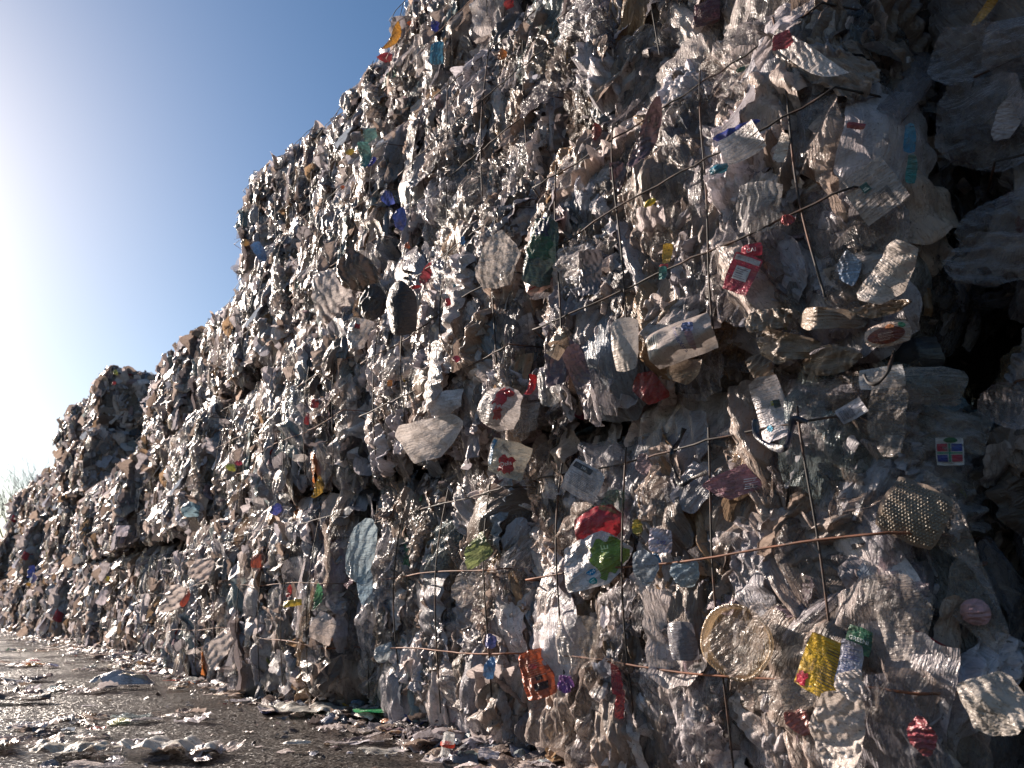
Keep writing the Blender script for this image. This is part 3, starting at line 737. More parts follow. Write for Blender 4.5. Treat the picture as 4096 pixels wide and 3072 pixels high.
on_ground('film_sheet', 540, 1468, 120, 0.35, (.66, .63, .58), 'pale folded film sheet by the wall foot behind the sack', 'film sheet', seed=16, amp=.4, bulge=.25)
on_ground('film_sheet', 30, 1520, 150, 0.35, (.10, .075, .06), 'dark brown torn film sheet lying at the left edge', 'film sheet', seed=17, amp=.35, bulge=.2)
on_ground('film_sheet', 640, 1625, 60, 0.35, (.62, .60, .55), 'small whitish film sheet before the long rumpled one', 'film sheet', seed=18, amp=.5, bulge=.3)
on_ground('film_sheet', 820, 1645, 90, 0.5, (.64, .62, .58), 'crumpled glossy film sheet at the bottom edge beside the bottle neck', 'film sheet', seed=19, amp=.7, bulge=.35, mat=M_clear)
def bottle_neck():
    c = ground_at(962, 1640); root = empty('bottle_neck', (c.x, c.y, 0.006), 0.3); tagit(root, 'clear broken bottle neck with red ring standing on the asphalt', 'bottle')
    root.rotation_euler = (0.15, 0.1, 0)
    k = (c - EYE).length / FPX; R0 = 13 * k
    prof = [(R0 * 1.15, 0), (R0 * .9, .2 * R0), (R0 * .8, .9 * R0), (R0 * .95, 1.5 * R0), (R0 * .95, 2.1 * R0), (R0 * .8, 2.2 * R0), (R0 * .85, 2.5 * R0), (R0 * .8, 3.2 * R0), (R0 * .7, 3.3 * R0), (R0 * .68, 2.4 * R0)]
    V, F = lathe('neck', prof, None, None, wob=.02); mesh_obj('neck', V, F, M_clear, root, np.tile([[.7, .7, .7]], (len(V), 1)))
    V, F = lathe('neck_ring', [(R0 * .98, 1.45 * R0), (R0 * 1.08, 1.5 * R0), (R0 * 1.08, 1.9 * R0), (R0 * .98, 1.95 * R0)], None, None); mesh_obj('neck_ring', V, F, M_print, root, np.tile([[.6, .06, .03]], (len(V), 1)))
bottle_neck()

# ------------------------------------------------------------------ pieces one can recognise in the wall
def Q(name, px, py, w, h, rot=0, col=(.6, .6, .58), **k):
    Q.n += 1; k.setdefault('seed', Q.n); return Piece(name, px, py, w, h, rot, col, **k)
Q.n = 0
RED, DRED, BLUE, YEL, GRN, ORG, TEAL, BLK, WHT, PLUM, LIME, LBL = (.42, .02, .03), (.30, .01, .015), (.02, .05, .30), (.72, .50, .03), (.02, .18, .07), (.60, .13, .03), (.03, .22, .28), (.012, .012, .015), (.74, .73, .70), (.085, .05, .065), (.34, .48, .07), (.42, .56, .64)
# sausage packet with its name
p = Q('printed_packet', 1172, 545, 78, 150, -12, (.05, .10, .09), amp=.3, bulge=.35, seed=51)
p.patch('picture', -.8, .6, -.2, .5, (.04, .13, .07), shape='torn').patch('picture', -.6, .3, .45, .9, (.03, .04, .10), shape='torn')
p = Q('printed_packet', 1172, 598, 92, 62, 22, (.50, .33, .28), amp=.25, bulge=.3, seed=52, proud=.015)
p.patch('red_band', -.95, .95, -.55, .55, (.38, .025, .04)).text('EDEKA', .22, -.05, .5, (.8, .78, .75)).bars('barcode', -.75, -.15, -.45, .15, 11, (.7, .68, .66), along='u')
# red carton
p = Q('red_carton', 1603, 592, 62, 84, -24, (.42, .03, .07), amp=.06, bulge=.1, rnd=0, jag=.02, seed=53, proud=.03, bend=.3)
p.patch('white_window', -.55, .5, -.35, .35, (.66, .64, .66)).bars('small_print', -.45, .4, -.25, .3, 5, (.2, .15, .2), along='v', fill=.3).patch('white_band', -.9, .9, .62, .9, (.6, .55, .55))
Q('red_lid', 1624, 541, 46, 30, 5, (.42, .03, .06), amp=.1, seed=54, proud=.02).text('CAI', 0, 0, .9, (.75, .7, .7))
# yellow printed wrapper
p = Q('yellow_wrapper', 1783, 1440, 96, 128, -28, (.66, .44, .02), amp=.05, bulge=.15, rnd=.1, seed=55, proud=.02, g=34)
p.bars('small_print', -.1, .8, -.75, .75, 15, (.10, .07, .03), along='v', fill=.32).text('Mövita', -.48, -.15, .20, (.08, .05, .03), rot=90).patch('red_corner', -.95, -.5, -.95, -.5, (.45, .02, .05), shape='torn')
p = Q('blue_wrapper', 1838, 1432, 46, 105, -18, (.45, .50, .62), amp=.10, bulge=.12, rnd=.1, seed=56, proud=.02)
p.bars('small_print', -.7, .7, -.8, .8, 17, (.08, .10, .25), along='v', fill=.3)
Q('green_label', 1856, 1384, 52, 58, -20, (.01, .10, .05), amp=.1, seed=57, proud=.025, rnd=.1).text('GREENI', 0, .05, .42, (.7, .72, .7), rot=-2)
# orange pouch
p = Q('orange_pouch', 1162, 1456, 76, 104, 16, (.50, .10, .025), amp=.3, bulge=.35, seed=58, proud=.02, rnd=.3)
p.bars('small_print', -.6, .6, -.1, .6, 8, (.62, .3, .2), along='v', fill=.25).patch('dark_label', -.3, .6, -.65, -.35, (.06, .03, .03)).patch('dark_label', -.1, .35, -.25, -.05, (.06, .03, .03))
Q('purple_scrap', 1222, 1478, 42, 40, 30, (.22, .09, .35), amp=.5, seed=59)
# white and green bag with a red one behind
p = Q('red_bag', 1292, 1134, 118, 74, 22, (.42, .015, .03), amp=.35, bulge=.25, seed=60, proud=.0, mat=M_hard); 
p = Q('printed_bag', 1290, 1215, 150, 120, 24, (.60, .61, .62), pm=.8, amp=.35, bulge=.15, seed=61, proud=.01, g=36, rnd=.3)
p.patch('green_print', -.05, .92, -.75, .62, (.20, .30, .05), shape='torn', g=24).text('WE', .42, .12, .42, (.62, .74, .35), rot=75).patch('blue_badge', -.36, -.12, -.42, -.12, (.02, .25, .50), shape='round').text('WS', -.24, -.27, .17, (.8, .85, .9), lift=.004)
p.patch('teal_badge', -.5, -.22, -.85, -.5, (.02, .32, .34), shape='round').bars('badge_print', -.45, -.27, -.78, -.58, 3, (.5, .75, .75), along='v', lift=.004)
Q('yellow_scrap', 1378, 1140, 28, 40, 0, (.50, .42, .05), amp=.4, seed=62, proud=.01)
p = Q('white_label', 1428, 1168, 52, 52, -6, (.60, .58, .68), amp=.25, bulge=.2, seed=63, proud=.03, rnd=.2)
p.text('ZAT', .1, -.1, .42, (.05, .08, .35), rot=178)
Q('blue_scrap', 1418, 1205, 18, 26, 20, (.05, .25, .5), amp=.4, seed=64)
# pale blue bag
Q('blue_bag', 782, 1192, 72, 128, -8, (.42, .56, .62), amp=.12, bulge=.35, seed=65, proud=.03, rnd=.35, g=34, mat=M_film)
Q('blue_bag', 790, 1262, 40, 76, 10, (.34, .50, .60), amp=.25, bulge=.3, seed=66, proud=.01, mat=M_film)
# lime and white film
p = Q('lime_film', 1032, 1190, 76, 56, 32, (.25, .33, .12), amp=.3, bulge=.3, seed=67, proud=.02, mat=M_film)
Q('white_film', 1012, 1258, 58, 118, -6, (.66, .66, .64), amp=.3, bulge=.2, seed=68, proud=.015, mat=M_clear)
# knotted black bags
Q('black_bag', 870, 664, 74, 116, 6, (.014, .014, .018), amp=.22, bulge=.8, seed=69, proud=.16, rnd=.9, mat=M_black, face=.6)
Q('black_bag', 806, 655, 66, 70, 40, (.012, .011, .013), amp=.4, bulge=.5, seed=70, proud=.12, mat=M_black)
Q('brown_film', 778, 592, 120, 84, -25, (.10, .065, .045), amp=.3, bulge=.4, seed=71, proud=.12)
p = Q('white_bag', 725, 640, 110, 130, 20, (.72, .70, .67), amp=.2, bulge=.45, seed=72, proud=.03, g=34, mat=M_film)
p.bars('small_print', .1, .6, -.8, -.3, 5, (.3, .2, .2), along='v', fill=.2)
Q('white_bag', 775, 722, 60, 70, -10, (.68, .64, .60), amp=.3, bulge=.4, seed=73, proud=.03).patch('red_print', -.2, .2, .3, .6, RED)
# large pale sheet and drapes
Q('white_film', 1082, 562, 92, 118, -12, (.66, .63, .58), amp=.14, bulge=.35, seed=74, proud=.05, g=34, mat=M_film)
Q('clear_cup', 1098, 592, 44, 50, 0, (.66, .63, .58), amp=.2, bulge=.8, seed=75, proud=.07, rnd=1, mat=M_clear)
Q('white_film', 938, 945, 140, 100, 12, (.66, .64, .60), amp=.3, bulge=.2, bend=.7, seed=76, proud=.07, g=36, mat=M_film)
Q('white_film', 962, 867, 96, 52, 5, (.68, .70, .73), amp=.2, bulge=.4, seed=77, proud=.03)
p = Q('white_red_bag', 1082, 885, 110, 90, -14, (.66, .64, .62), amp=.22, bulge=.7, seed=78, proud=.05, g=34, mat=M_film)
p.patch('red_print', -.15, .35, .2, .9, (.48, .03, .04), shape='torn').patch('red_print', .0, .35, -.5, .1, (.42, .05, .05), shape='torn')
Q('clear_film', 1130, 905, 84, 66, 5, (.55, .50, .45), amp=.4, bulge=.4, seed=79, proud=.07, mat=M_clear)
Q('red_strip', 1150, 832, 18, 62, -16, (.62, .01, .02), amp=.3, seed=80, proud=.03)
Q('red_scrap', 1098, 852, 34, 16, 10, (.62, .01, .02), amp=.5, seed=81, proud=.06)
Q('clear_tub', 1185, 838, 52, 88, 12, (.62, .66, .66), amp=.3, bulge=.7, seed=82, proud=.04, mat=M_clear, rnd=.8)
Q('dark_red_film', 1402, 835, 62, 84, 30, (.22, .004, .006), amp=.25, bulge=.5, seed=83, proud=.02, mat=M_hard)
# cream packet with writing
p = Q('cream_packet', 1098, 992, 96, 80, -18, (.62, .57, .45), amp=.12, bulge=.3, seed=84, proud=.03, rnd=.1, g=30)
p.patch('red_badge', -.3, .45, -.75, .15, (.48, .03, .03), shape='torn').text('Delis', .08, -.25, .34, (.85, .82, .75), rot=25).text('Kabanos', -.1, .5, .24, (.05, .03, .03), rot=-28).patch('blue_band', -.95, -.75, -.6, .9, (.08, .25, .45))
# purple-black film
for i, (x, y, w_, h_, ro) in enumerate([(1398, 300, 48, 150, -22), (1334, 375, 44, 58, 6), (1210, 775, 78, 120, 5), (1250, 800, 46, 150, 12), (1276, 592, 52, 110, -4)]):
    Q('plum_film' if i < 4 else 'grey_panel', x, y, w_, h_, ro, PLUM if i < 4 else (.11, .11, .13), amp=.3, bulge=.25, seed=85 + i, proud=.02, mat=M_hard, rnd=.15)
# folded card, pale strips
p = Q('folded_card', 1605, 312, 96, 66, 24, (.62, .61, .60), amp=.08, bulge=.1, rnd=0, seed=91, proud=.06, bend=.9, jag=.02); p.bars('small_print', .1, .8, -.6, .6, 8, (.3, .3, .32), along='v', fill=.2)
Q('blue_film', 1588, 286, 92, 26, 10, (.02, .035, .24), amp=.2, bulge=.4, seed=92, proud=.09, mat=M_hard)
Q('teal_scrap', 1552, 366, 46, 22, 12, (.02, .20, .30), amp=.3, bulge=.6, seed=93, proud=.03)
Q('white_strip', 1748, 128, 40, 190, 37, (.80, .78, .74), amp=.25, bulge=.25, seed=94, proud=.36, g=22, rnd=.05, jag=.05, tiltup=.1, mat=M_film, face=.35)
Q('white_strip', 1690, 320, 26, 66, -14, (.70, .66, .60), amp=.3, bulge=.3, seed=95, proud=.07)
Q('blue_strip', 1966, 300, 24, 66, -2, (.02, .20, .36), amp=.2, bulge=.3, seed=96, proud=.03); Q('teal_strip', 1970, 366, 22, 66, -6, (.04, .26, .26), amp=.4, seed=97, proud=.03)
Q('clear_packet', 1640, 448, 96, 110, -4, (.60, .61, .60), amp=.3, bulge=.4, seed=98, proud=.05, mat=M_clear, g=34); Q('red_scrap', 1702, 476, 30, 26, -20, (.45, .02, .03), amp=.3, seed=99, proud=.07)
# carton with a barcode
p = Q('printed_carton', 1888, 412, 98, 118, 32, (.36, .34, .32), amp=.05, bulge=.12, rnd=0, jag=.02, seed=100, proud=.03, g=30, bend=.2)
p.bars('barcode', -.15, .55, -.62, -.12, 24, (.04, .04, .05), along='u').patch('green_label', -.35, -.02, .08, .42, (.02, .10, .09)).bars('label_print', -.30, -.06, .14, .26, 3, (.6, .65, .6), along='v', lift=.004).text('HIER OPENEN', .0, .72, .10, (.12, .12, .12), rot=180).text('Genieten!', .0, .58, .12, (.12, .12, .12), rot=180).text('C FSC', -.45, -.62, .10, (.1, .1, .1), rot=10)
# bottle label
p = Q('squashed_bottle', 1468, 735, 150, 92, 16, (.50, .46, .42), amp=.14, bulge=.3, rnd=.2, jag=.03, seed=101, proud=.06, g=34, bdir=math.pi / 2, bend=-1.0, mat=M_hard)
p.text('ProvideXtra', .05, .0, .28, (.03, .05, .20), rot=-78, lift=.006).bars('ridges', -.95, -.55, -.8, .8, 6, (.42, .40, .36), along='u', fill=.4).patch('pink_arc', .25, .45, -.7, .6, (.42, .28, .30), shape='round')
Q('clear_tub', 1352, 745, 62, 118, 3, (.60, .57, .52), amp=.1, bulge=.6, rnd=.35, seed=102, proud=.06, jag=.02, mat=M_hard)
Q('brown_film', 1215, 745, 34, 170, 38, (.40, .33, .25), amp=.4, bulge=.2, seed=103, proud=.12, bend=.9)
Q('white_film', 1920, 594, 72, 150, -42, (.68, .64, .58), amp=.4, bulge=.4, seed=104, proud=.12, g=34, mat=M_film)
Q('blue_print_film', 1835, 580, 46, 70, 0, (.28, .40, .55), amp=.2, bulge=.2, seed=105)
for i, (x, y, w_, h_, ro) in enumerate([(1660, 690, 110, 46, 8), (1790, 690, 150, 44, -5), (1900, 668, 110, 36, 10), (1700, 750, 170, 60, -6), (1790, 780, 130, 50, 10), (1640, 790, 60, 60, 20), (1480, 800, 90, 50, 5)]):
    Q('brown_film', x, y, w_, h_, ro, (.30, .25, .19), amp=.6, bulge=.15, seed=106 + i, proud=.08 - .02 * (i > 2), g=28, rnd=.1, bend=(-1) ** i * .9)
p = Q('brown_label', 1918, 722, 90, 52, 8, (.50, .42, .36), amp=.1, bulge=.3, seed=115, proud=.09, rnd=.6, jag=.02)
p.patch('oval_label', -.85, .75, -.8, .6, (.16, .035, .02), shape='round').bars('small_print', -.35, .4, -.5, .25, 6, (.55, .38, .3), along='v', fill=.25, lift=.004).patch('nut_picture', .0, .4, .35, .75, (.50, .18, .06), shape='round', lift=.003).patch('green_badge', .55, .85, .3, .8, (.05, .22, .12), shape='round', lift=.003)
Q('dark_fabric', 1950, 772, 150, 78, 4, (.035, .037, .045), amp=.15, bulge=.4, seed=116, proud=.04, g=30, mat=M_hard)
Q('white_panel', 1905, 816, 90, 46, 3, (.60, .64, .66), amp=.06, bulge=.1, seed=117, proud=.06, rnd=.1, jag=.02)
Q('clear_bag', 2005, 835, 150, 84, -8, (.55, .54, .50), amp=.2, bulge=.4, seed=118, proud=.09, mat=M_clear, g=34)
Q('clear_film', 1920, 900, 90, 170, -10, (.56, .54, .50), amp=.3, bulge=.3, seed=119, proud=.05, mat=M_clear, g=34)
# leaflet with blue badge and straps
p = Q('white_packet', 1668, 885, 66, 160, 12, (.60, .60, .62), amp=.1, bulge=.35, rnd=.3, seed=120, proud=.08, jag=.03, g=30)
p.patch('blue_badge', -.55, -.15, -.62, -.42, (.05, .35, .55), shape='round').patch('dark_label', .25, .65, .0, .22, (.03, .08, .08)).patch('yellow_label', .1, .25, .08, .2, (.6, .55, .1)).text('DOTELI', -.1, -.3, .10, (.1, .12, .14), rot=170).bars('small_print', -.6, .5, .15, .6, 8, (.35, .36, .4), along='v', fill=.2)
def strap(name, pts, wdt, col, seed=0, proud=.02, mat=None):
    P3 = []
    for (x, y) in pts:
        c, rt = on_wall(x, y, 10)
        if c is None: return
        P3.append(np.array(c - ray(x, y) * proud))
    root = rt; P3 = np.array(P3); n = len(P3); t = np.linspace(0, n - 1, 8 * n)
    i = np.clip(t.astype(int), 0, n - 2); f = (t - i)[:, None]
    p0, p1, p2, p3 = P3[np.clip(i - 1, 0, n - 1)], P3[i], P3[i + 1], P3[np.clip(i + 2, 0, n - 1)]
    path = 0.5 * (2 * p1 + (p2 - p0) * f + (2 * p0 - 5 * p1 + 4 * p2 - p3) * f ** 2 + (3 * p1 - p0 - 3 * p2 + p3) * f ** 3)
    tg = np.gradient(path, axis=0); tg /= np.linalg.norm(tg, axis=1)[:, None]
    dd = path - np.array(EYE); dd /= np.linalg.norm(dd, axis=1)[:, None]; sd = np.cross(tg, dd); sd /= np.linalg.norm(sd, axis=1)[:, None]
    s_ = np.linspace(-1, 1, 4); wv = (wdt * (1 + .25 * np.sin(t * 3 + seed)))[:, None, None]
    V = path[:, None] + sd[:, None] * s_[None, :, None] * wv + dd[:, None] * (0.004 * (s_ ** 2))[None, :, None]
    V = V.reshape(-1, 3); inv = np.linalg.inv(np.array(root.matrix_world)); V = V @ inv[:3, :3].T + inv[:3, 3]
    mesh_obj(name, V, grid_faces(len(path), 4), mat or M_hard, root, np.tile(np.array([col]), (len(V), 1)))
strap('navy_strap', [(1632, 905), (1635, 940), (1660, 962), (1695, 968), (1707, 935), (1716, 905), (1745, 912)], .008, (.01, .015, .035))
strap('black_strap', [(1478, 925), (1468, 950), (1452, 980), (1455, 1010), (1470, 1045), (1500, 1032), (1528, 1020)], .007, (.012, .014, .02), 2)
strap('black_strap', [(975, 1078), (982, 1055), (990, 1045), (1002, 1060), (1008, 1078)], .006, (.01, .012, .02), 3)
strap('wire_hook', [(1932, 756), (1924, 785), (1915, 808), (1895, 828), (1876, 826), (1866, 808)], .004, (.10, .045, .03), 4, proud=.06, mat=M_wire)
p = Q('barcode_label', 1840, 888, 60, 36, 28, (.52, .53, .58), amp=.08, bulge=.1, rnd=0, seed=121, proud=.03); p.bars('barcode', -.85, .1, -.7, .6, 18, (.05, .05, .08), along='u')
# little flag print
p = Q('flag_print', 2052, 975, 52, 60, -3, (.50, .54, .56), amp=.06, bulge=.1, rnd=0, seed=122, proud=.05, jag=.01, bend=.1)
for (a0, a1, b0, b1, cc) in [(-.9, -.15, .0, .55, (.30, .02, .05)), (.15, .9, .0, .55, (.03, .05, .22)), (-.9, -.15, -.75, -.25, (.03, .04, .20)), (.15, .9, -.75, -.25, (.30, .02, .05)), (-.06, .06, -.75, .55, (.02, .2, .12)), (-.9, .9, -.17, -.07, (.02, .2, .12))]:
    p.patch('flag_field', a0, a1, b0, b1, cc, g=6)
p.patch('green_cap', -.4, .6, .6, .98, (.02, .10, .04), shape='round')
# bubble wrap
p = Q('bubble_wrap', 1975, 1108, 130, 130, -30, (.20, .16, .12), amp=.12, bulge=.3, seed=123, proud=.04, g=34, mat=M_hard)
def bubbles(p):
    Vs, Fs, off = [], [], 0; r = np.random.default_rng(3); th = np.linspace(0, 2 * math.pi, 9)
    q = np.array([[1, 0], [.8, .6], [.45, .9], [.02, 1.0]])
    for i in range(17):
        for j in range(17):
            u, v = -.85 + i * .106 + (j % 2) * .053, -.85 + j * .106
            rad = .044; U = u + rad * q[:, 0][:, None] * np.cos(th); V_ = v + rad * q[:, 0][:, None] * np.sin(th); L = np.repeat(q[:, 1][:, None], 9, 1) * .0035 * r.uniform(.4, 1.2)
            l, _ = sheet_eval(p.P, U.ravel(), V_.ravel()); l = l[0]; l[:, 2] += L.ravel(); Vs.append(l @ p.R.T + p.c); Fs.append(grid_faces(4, 9) + off); off += 36
    V = np.concatenate(Vs); mesh_obj('bubbles', p.loc(V), np.concatenate(Fs), M_hard, p.o, np.tile([[.24, .21, .17]], (len(V), 1)))['kind'] = 'stuff'
bubbles(p)
Q('clear_film', 2040, 1120, 80, 200, 8, (.55, .53, .50), amp=.25, bulge=.3, seed=124, proud=.05, mat=M_clear, g=34)
Q('clear_film', 2060, 925, 150, 90, -30, (.60, .59, .56), amp=.35, bulge=.35, seed=125, proud=.06, mat=M_clear, g=34)
Q('pink_film', 1585, 1045, 130, 62, 8, (.36, .16, .19), amp=.1, bulge=.15, seed=126, proud=.01, rnd=.1).bars('small_print', .4, .9, -.6, .3, 5, (.6, .6, .65), along='v', fill=.3)
Q('green_film', 1328, 1085, 58, 52, -10, (.05, .22, .08), amp=.3, bulge=.3, seed=127, proud=.01, mat=M_clear)
p = Q('printed_label', 1262, 1040, 90, 74, -30, (.40, .43, .47), amp=.1, bulge=.2, rnd=.1, seed=128, proud=.02); p.bars('small_print', -.7, .8, -.5, .3, 9, (.12, .13, .16), along='v', fill=.25).patch('dark_band', -.9, .2, .5, .85, (.05, .05, .06)).text('240', -.3, .68, .22, (.6, .6, .6), lift=.004)
# round tub with a torn film in it
def tub(px, py, rad, col, seed, name='round_tub', mat=M_hard, proud=.06):
    c, root = on_wall(px, py, rad * .7)
    if c is None: return
    k = (c - EYE).length / FPX * .92; R0 = rad * k; R = facing_frame(px, py, .3, .45)
    prof = [(R0 * .02, -.30 * R0), (R0 * .80, -.30 * R0), (R0 * .86, -.25 * R0), (R0 * .90, 0.0), (R0 * .93, .05 * R0), (R0 * 1.0, .05 * R0), (R0 * 1.0, -.02 * R0), (R0 * .94, -.03 * R0), (R0 * .88, -.4 * R0)]
    V, F = lathe('tub', prof, None, None, sides=56, wob=.07, seed=seed)
    V = V @ R.T + np.array(c - ray(px, py) * proud); inv = np.linalg.inv(np.array(root.matrix_world)); V = V @ inv[:3, :3].T + inv[:3, 3]
    mesh_obj(name, V, F, mat, root, np.tile(np.array([col]), (len(V), 1)))
tub(1590, 1385, 72, (.50, .36, .22), 2, mat=M_clear)
Q('clear_film', 1582, 1388, 100, 110, 30, (.62, .56, .50), amp=.3, bulge=.3, seed=129, proud=.15, mat=M_clear); Q('white_scrap', 1645, 1328, 44, 58, 20, (.66, .62, .58), amp=.5, bulge=.5, seed=130, proud=.09, mat=M_clear)
 
Q('clear_cup', 1247, 1385, 98, 108, -4, (.58, .55, .50), amp=.25, bulge=.5, seed=131, proud=.04, mat=M_clear, g=34); Q('dark_container', 1475, 1385, 64, 84, 5, (.14, .145, .17), amp=.15, bulge=.5, seed=132, proud=.02, mat=M_hard)
# big folded films low right
Q('white_film', 1815, 1570, 120, 190, -22, (.66, .62, .56), amp=.4, bulge=.15, bend=.8, seed=133, proud=.09, g=38, mat=M_film)
Q('clear_film', 1715, 1505, 170, 74, 4, (.56, .52, .46), amp=.4, bulge=.25, seed=134, proud=.08, g=36, mat=M_clear)
Q('white_film', 1832, 1478, 60, 62, 10, (.68, .66, .63), amp=.6, bulge=.5, seed=135, proud=.09, mat=M_film)
Q('white_film', 2150, 1520, 150, 100, -28, (.60, .58, .52), amp=.3, bulge=.6, seed=136, proud=.16, g=38, mat=M_film, bend=.8)
Q('clear_film', 1945, 1330, 110, 190, 4, (.50, .47, .43), amp=.3, bulge=.15, seed=137, proud=.06, g=38, mat=M_clear)
Q('clear_film', 2110, 1290, 90, 200, 10, (.56, .54, .50), amp=.3, bulge=.2, seed=138, proud=.04, g=38, mat=M_clear); Q('pink_bottle_end', 2108, 1322, 58, 56, 0, (.50, .30, .32), amp=.25, bulge=.7, rnd=1, seed=139, proud=.03)
Q('red_film', 1990, 1590, 60, 60, 0, (.35, .06, .08), amp=.4, seed=140); Q('red_film', 1728, 1560, 54, 52, 30, (.36, .12, .10), amp=.3, seed=141, proud=.03)
Q('red_strip', 1332, 1465, 24, 72, 2, (.38, .02, .03), amp=.3, seed=142, proud=.01); Q('red_strip', 1340, 1520, 22, 60, -10, (.38, .03, .03), amp=.3, seed=143)
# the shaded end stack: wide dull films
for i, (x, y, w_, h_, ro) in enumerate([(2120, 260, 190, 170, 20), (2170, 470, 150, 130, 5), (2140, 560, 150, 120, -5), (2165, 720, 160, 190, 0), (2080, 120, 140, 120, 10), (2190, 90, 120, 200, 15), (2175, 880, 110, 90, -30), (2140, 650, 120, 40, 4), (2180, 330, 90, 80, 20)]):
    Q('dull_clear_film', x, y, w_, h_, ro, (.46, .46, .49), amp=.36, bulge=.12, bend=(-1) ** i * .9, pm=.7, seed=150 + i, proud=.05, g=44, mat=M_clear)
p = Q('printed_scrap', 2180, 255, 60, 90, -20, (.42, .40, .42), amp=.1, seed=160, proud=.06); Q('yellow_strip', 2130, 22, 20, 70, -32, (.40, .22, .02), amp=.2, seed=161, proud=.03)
# coloured scraps, one by one: x, y, w, h, rot, colour, name
for i, (x, y, w_, h_, ro, cc, nm) in enumerate([
    (852, 82, 22, 66, -35, (.62, .30, .03), 'orange_film'), (836, 125, 48, 18, -8, (.30, .02, .03), 'red_film'), (944, 115, 34, 46, -4, (.06, .30, .50), 'blue_packet'), (941, 56, 22, 26, 10, (.02, .04, .40), 'blue_scrap'), (884, 50, 12, 10, 0, ORG, 'orange_scrap'),
    (800, 292, 36, 30, 10, (.20, .42, .38), 'teal_bag'), (790, 335, 30, 62, 5, (.12, .34, .32), 'teal_bag'), (795, 350, 12, 24, 0, (.60, .22, .08), 'orange_print'), (805, 350, 26, 12, 40, (.03, .05, .40), 'blue_scrap'), (757, 328, 24, 14, 10, (.55, .42, .06), 'yellow_scrap'),
    (1085, 118, 22, 26, 0, (.55, .20, .04), 'orange_scrap'), (866, 472, 36, 44, 10, (.05, .10, .42), 'blue_bag'), (840, 428, 30, 40, 20, (.04, .08, .36), 'blue_film'), (565, 550, 24, 62, 32, (.05, .16, .38), 'blue_packet'), (530, 524, 26, 16, -10, (.50, .30, .10), 'orange_scrap'),
    (880, 530, 16, 16, 0, ORG, 'orange_scrap'), (920, 596, 26, 50, -25, (.32, .03, .05), 'red_film'), (968, 652, 16, 20, 10, RED, 'red_scrap'), (986, 775, 22, 16, 0, (.50, .04, .08), 'red_scrap'), (680, 872, 20, 20, 0, (.40, .02, .03), 'red_cap'), (664, 905, 12, 26, -10, RED, 'red_strip'),
    (500, 1010, 26, 16, -10, (.50, .55, .08), 'lime_scrap'), (516, 1000, 20, 12, 0, (.50, .05, .10), 'pink_scrap'), (690, 1052, 22, 46, -15, (.45, .28, .03), 'yellow_film'), (597, 1100, 36, 22, 28, (.03, .05, .30), 'blue_film'), (415, 1100, 52, 30, -15, (.25, .42, .50), 'blue_print_film'),
    (555, 1212, 26, 30, 0, (.62, .12, .05), 'orange_print'), (404, 1290, 14, 44, -25, (.55, .08, .03), 'orange_strip'), (632, 1303, 46, 14, 8, (.70, .52, .04), 'yellow_strip'), (688, 1290, 22, 52, -5, (.04, .20, .09), 'green_film'), (625, 1278, 14, 26, 0, (.35, .02, .02), 'red_film'),
    (68, 1235, 18, 26, 0, (.02, .06, .40), 'blue_bag'), (74, 1250, 12, 20, 0, (.05, .07, .22), 'blue_film'), (62, 1262, 12, 10, 0, (.7, .4, .05), 'orange_scrap'), (265, 1147, 32, 24, 0, (.66, .64, .72), 'white_packet'), (232, 1250, 10, 12, 0, (.6, .5, .05), 'yellow_scrap'), (224, 1285, 22, 44, -15, (.66, .64, .70), 'white_packet'),
    (1404, 438, 34, 14, 20, (.70, .55, .04), 'yellow_scrap'), (1442, 548, 22, 44, -5, (.68, .45, .05), 'yellow_strip'), (1432, 590, 18, 30, -5, (.05, .26, .24), 'teal_strip'), (1434, 575, 20, 10, 0, (.55, .06, .06), 'red_strip'), (1528, 28, 60, 50, 5, (.09, .02, .04), 'maroon_packet'), (1690, 90, 44, 40, 15, (.30, .06, .08), 'pink_film'),
    (1850, 272, 40, 14, -16, (.28, .02, .03), 'red_strip'), (1000, 520, 12, 20, 0, (.03, .18, .45), 'blue_scrap'), (842, 828, 14, 14, 0, (.60, .22, .03), 'orange_cap'), (740, 405, 10, 10, 0, ORG, 'orange_scrap'), (895, 620, 30, 10, 0, DRED, 'red_scrap'), (1100, 10, 26, 22, 0, DRED, 'red_film'),
    (1290, 285, 26, 40, 0, (.20, .03, .02), 'brown_scrap'), (1485, 705, 26, 20, 0, (.16, .22, .45), 'blue_print'), (1060, 1385, 30, 30, 0, (.10, .12, .35), 'blue_scrap'), (1060, 1440, 30, 50, -20, (.10, .28, .55), 'blue_scrap'), (1150, 1440, 20, 10, 0, RED, 'red_scrap'), (1395, 1225, 60, 60, 0, (.35, .45, .52), 'blue_film'), (1480, 1235, 70, 50, 0, (.36, .50, .58), 'blue_film'), (1390, 1000, 30, 50, 0, (.36, .28, .30), 'pink_film'), (250, 805, 16, 10, -30, (.25, .30, .05), 'green_scrap'), (246, 828, 9, 9, 0, RED, 'red_scrap'), (66, 1022, 12, 8, 0, (.03, .2, .6), 'blue_scrap'), (1600, 150, 20, 10, 12, (.04, .12, .08), 'green_label'), (830, 1410, 46, 36, 20, (.50, .60, .64), 'white_packet'), (700, 1358, 60, 60, -25, (.66, .60, .55), 'white_packet'), (705, 1378, 30, 30, 30, (.20, .10, .05), 'brown_print'), (440, 1230, 60, 60, 25, (.68, .62, .58), 'white_film'), (380, 1290, 60, 60, 0, (.66, .62, .58), 'white_film'), (478, 1400, 54, 80, -40, (.68, .64, .60), 'white_film')]):
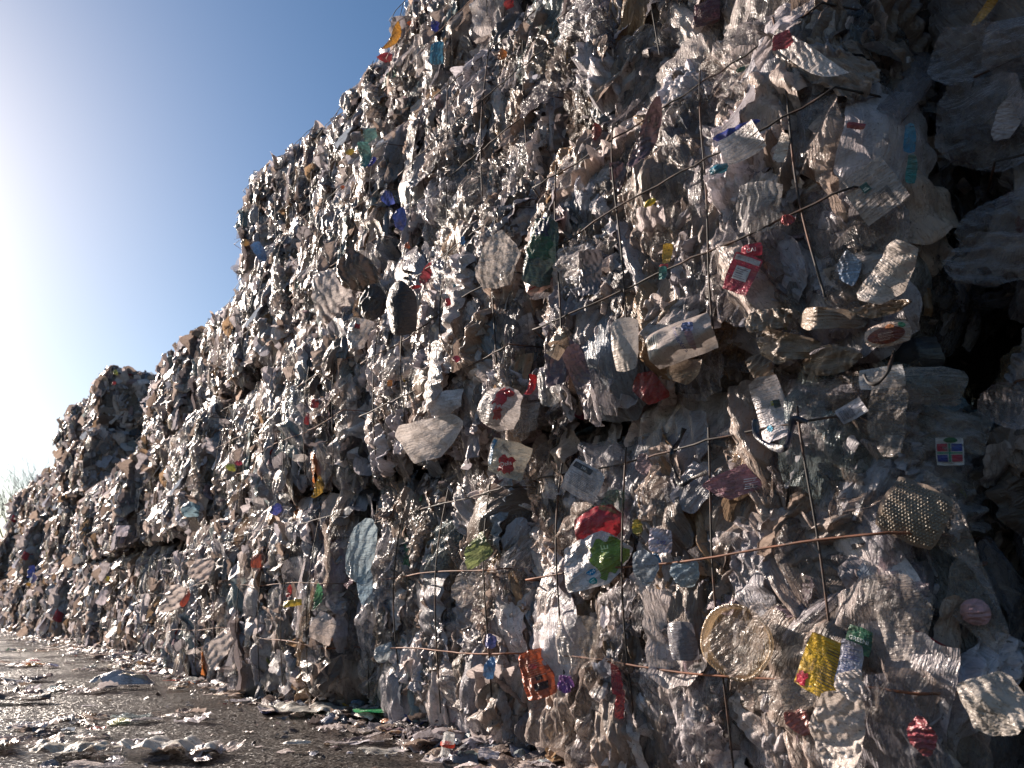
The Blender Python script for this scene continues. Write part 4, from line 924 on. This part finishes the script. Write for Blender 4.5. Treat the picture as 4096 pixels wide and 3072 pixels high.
    Q(nm, x, y, w_, h_, ro, cc, amp=.4, bulge=.3, seed=200 + i, proud=.03 if w_ > 24 else .02, g=14, mat=M_film if 'white' in nm or 'film' in nm else M_print)

# ------------------------------------------------------------------ bare trees far off at the left
def bare_tree(px, dist, hgt, seed, label):
    d = ray(px, 1330); d = Vector((d.x, d.y, 0)).normalized(); base = EYE + d * dist; r = random.Random(seed)
    root = empty('bare_tree', (base.x, base.y, 0)); tagit(root, label, 'tree', 'bare trees beyond the far end of the wall')
    segs = []
    def grow(p, dr, ln, rad, dep):
        q = p + dr * ln; m = (p + q) / 2 + Vector((r.uniform(-1, 1), r.uniform(-1, 1), 0)) * ln * .06
        segs.append(([p, m, q], rad, dep))
        if dep >= 5: return
        for _ in range(3 if dep > 0 else 5):
            v = (dr + Vector((r.uniform(-1, 1), r.uniform(-1, 1), r.uniform(-.2, .8))) * .75).normalized()
            grow(q if r.random() < .6 else m, v, ln * r.uniform(.55, .8), rad * .55, dep + 1)
    grow(Vector((0, 0, 0)), Vector((0, 0, 1)), hgt * .3, hgt * .008, 0)
    for nm, sel in (('trunk', lambda k: k == 0), ('crown', lambda k: k > 0)):
        Vs, Fs, off = [], [], 0
        for pts, rad, dep in segs:
            if not sel(dep): continue
            V, F = tube([list(p) for p in pts], rad, 4, np.array([1, .85, .6])); Vs.append(V); Fs.append(F + off); off += len(V)
        mesh_obj(nm, np.concatenate(Vs), np.concatenate(Fs), M_bark, root)
M_bark = new_mat('bark'); _p = N_(M_bark, 'ShaderNodeBsdfPrincipled'); _n = N_(M_bark, 'ShaderNodeTexNoise'); _n.inputs['Scale'].default_value = 6
_r = N_(M_bark, 'ShaderNodeValToRGB'); _r.color_ramp.elements[0].color = (.02, .018, .02, 1); _r.color_ramp.elements[1].color = (.05, .045, .045, 1); L_(M_bark, _n.outputs['Fac'], _r.inputs['Fac'])
L_(M_bark, _r.outputs[0], _p.inputs['Base Color']); _p.inputs['Roughness'].default_value = .9; L_(M_bark, _p.outputs[0], N_(M_bark, 'ShaderNodeOutputMaterial').inputs[0])
bare_tree(38, 62, 14.5, 3, 'bare twiggy tree showing just above the lowest far bales'); bare_tree(6, 70, 14, 8, 'bare twiggy tree at the very left edge beyond the wall')
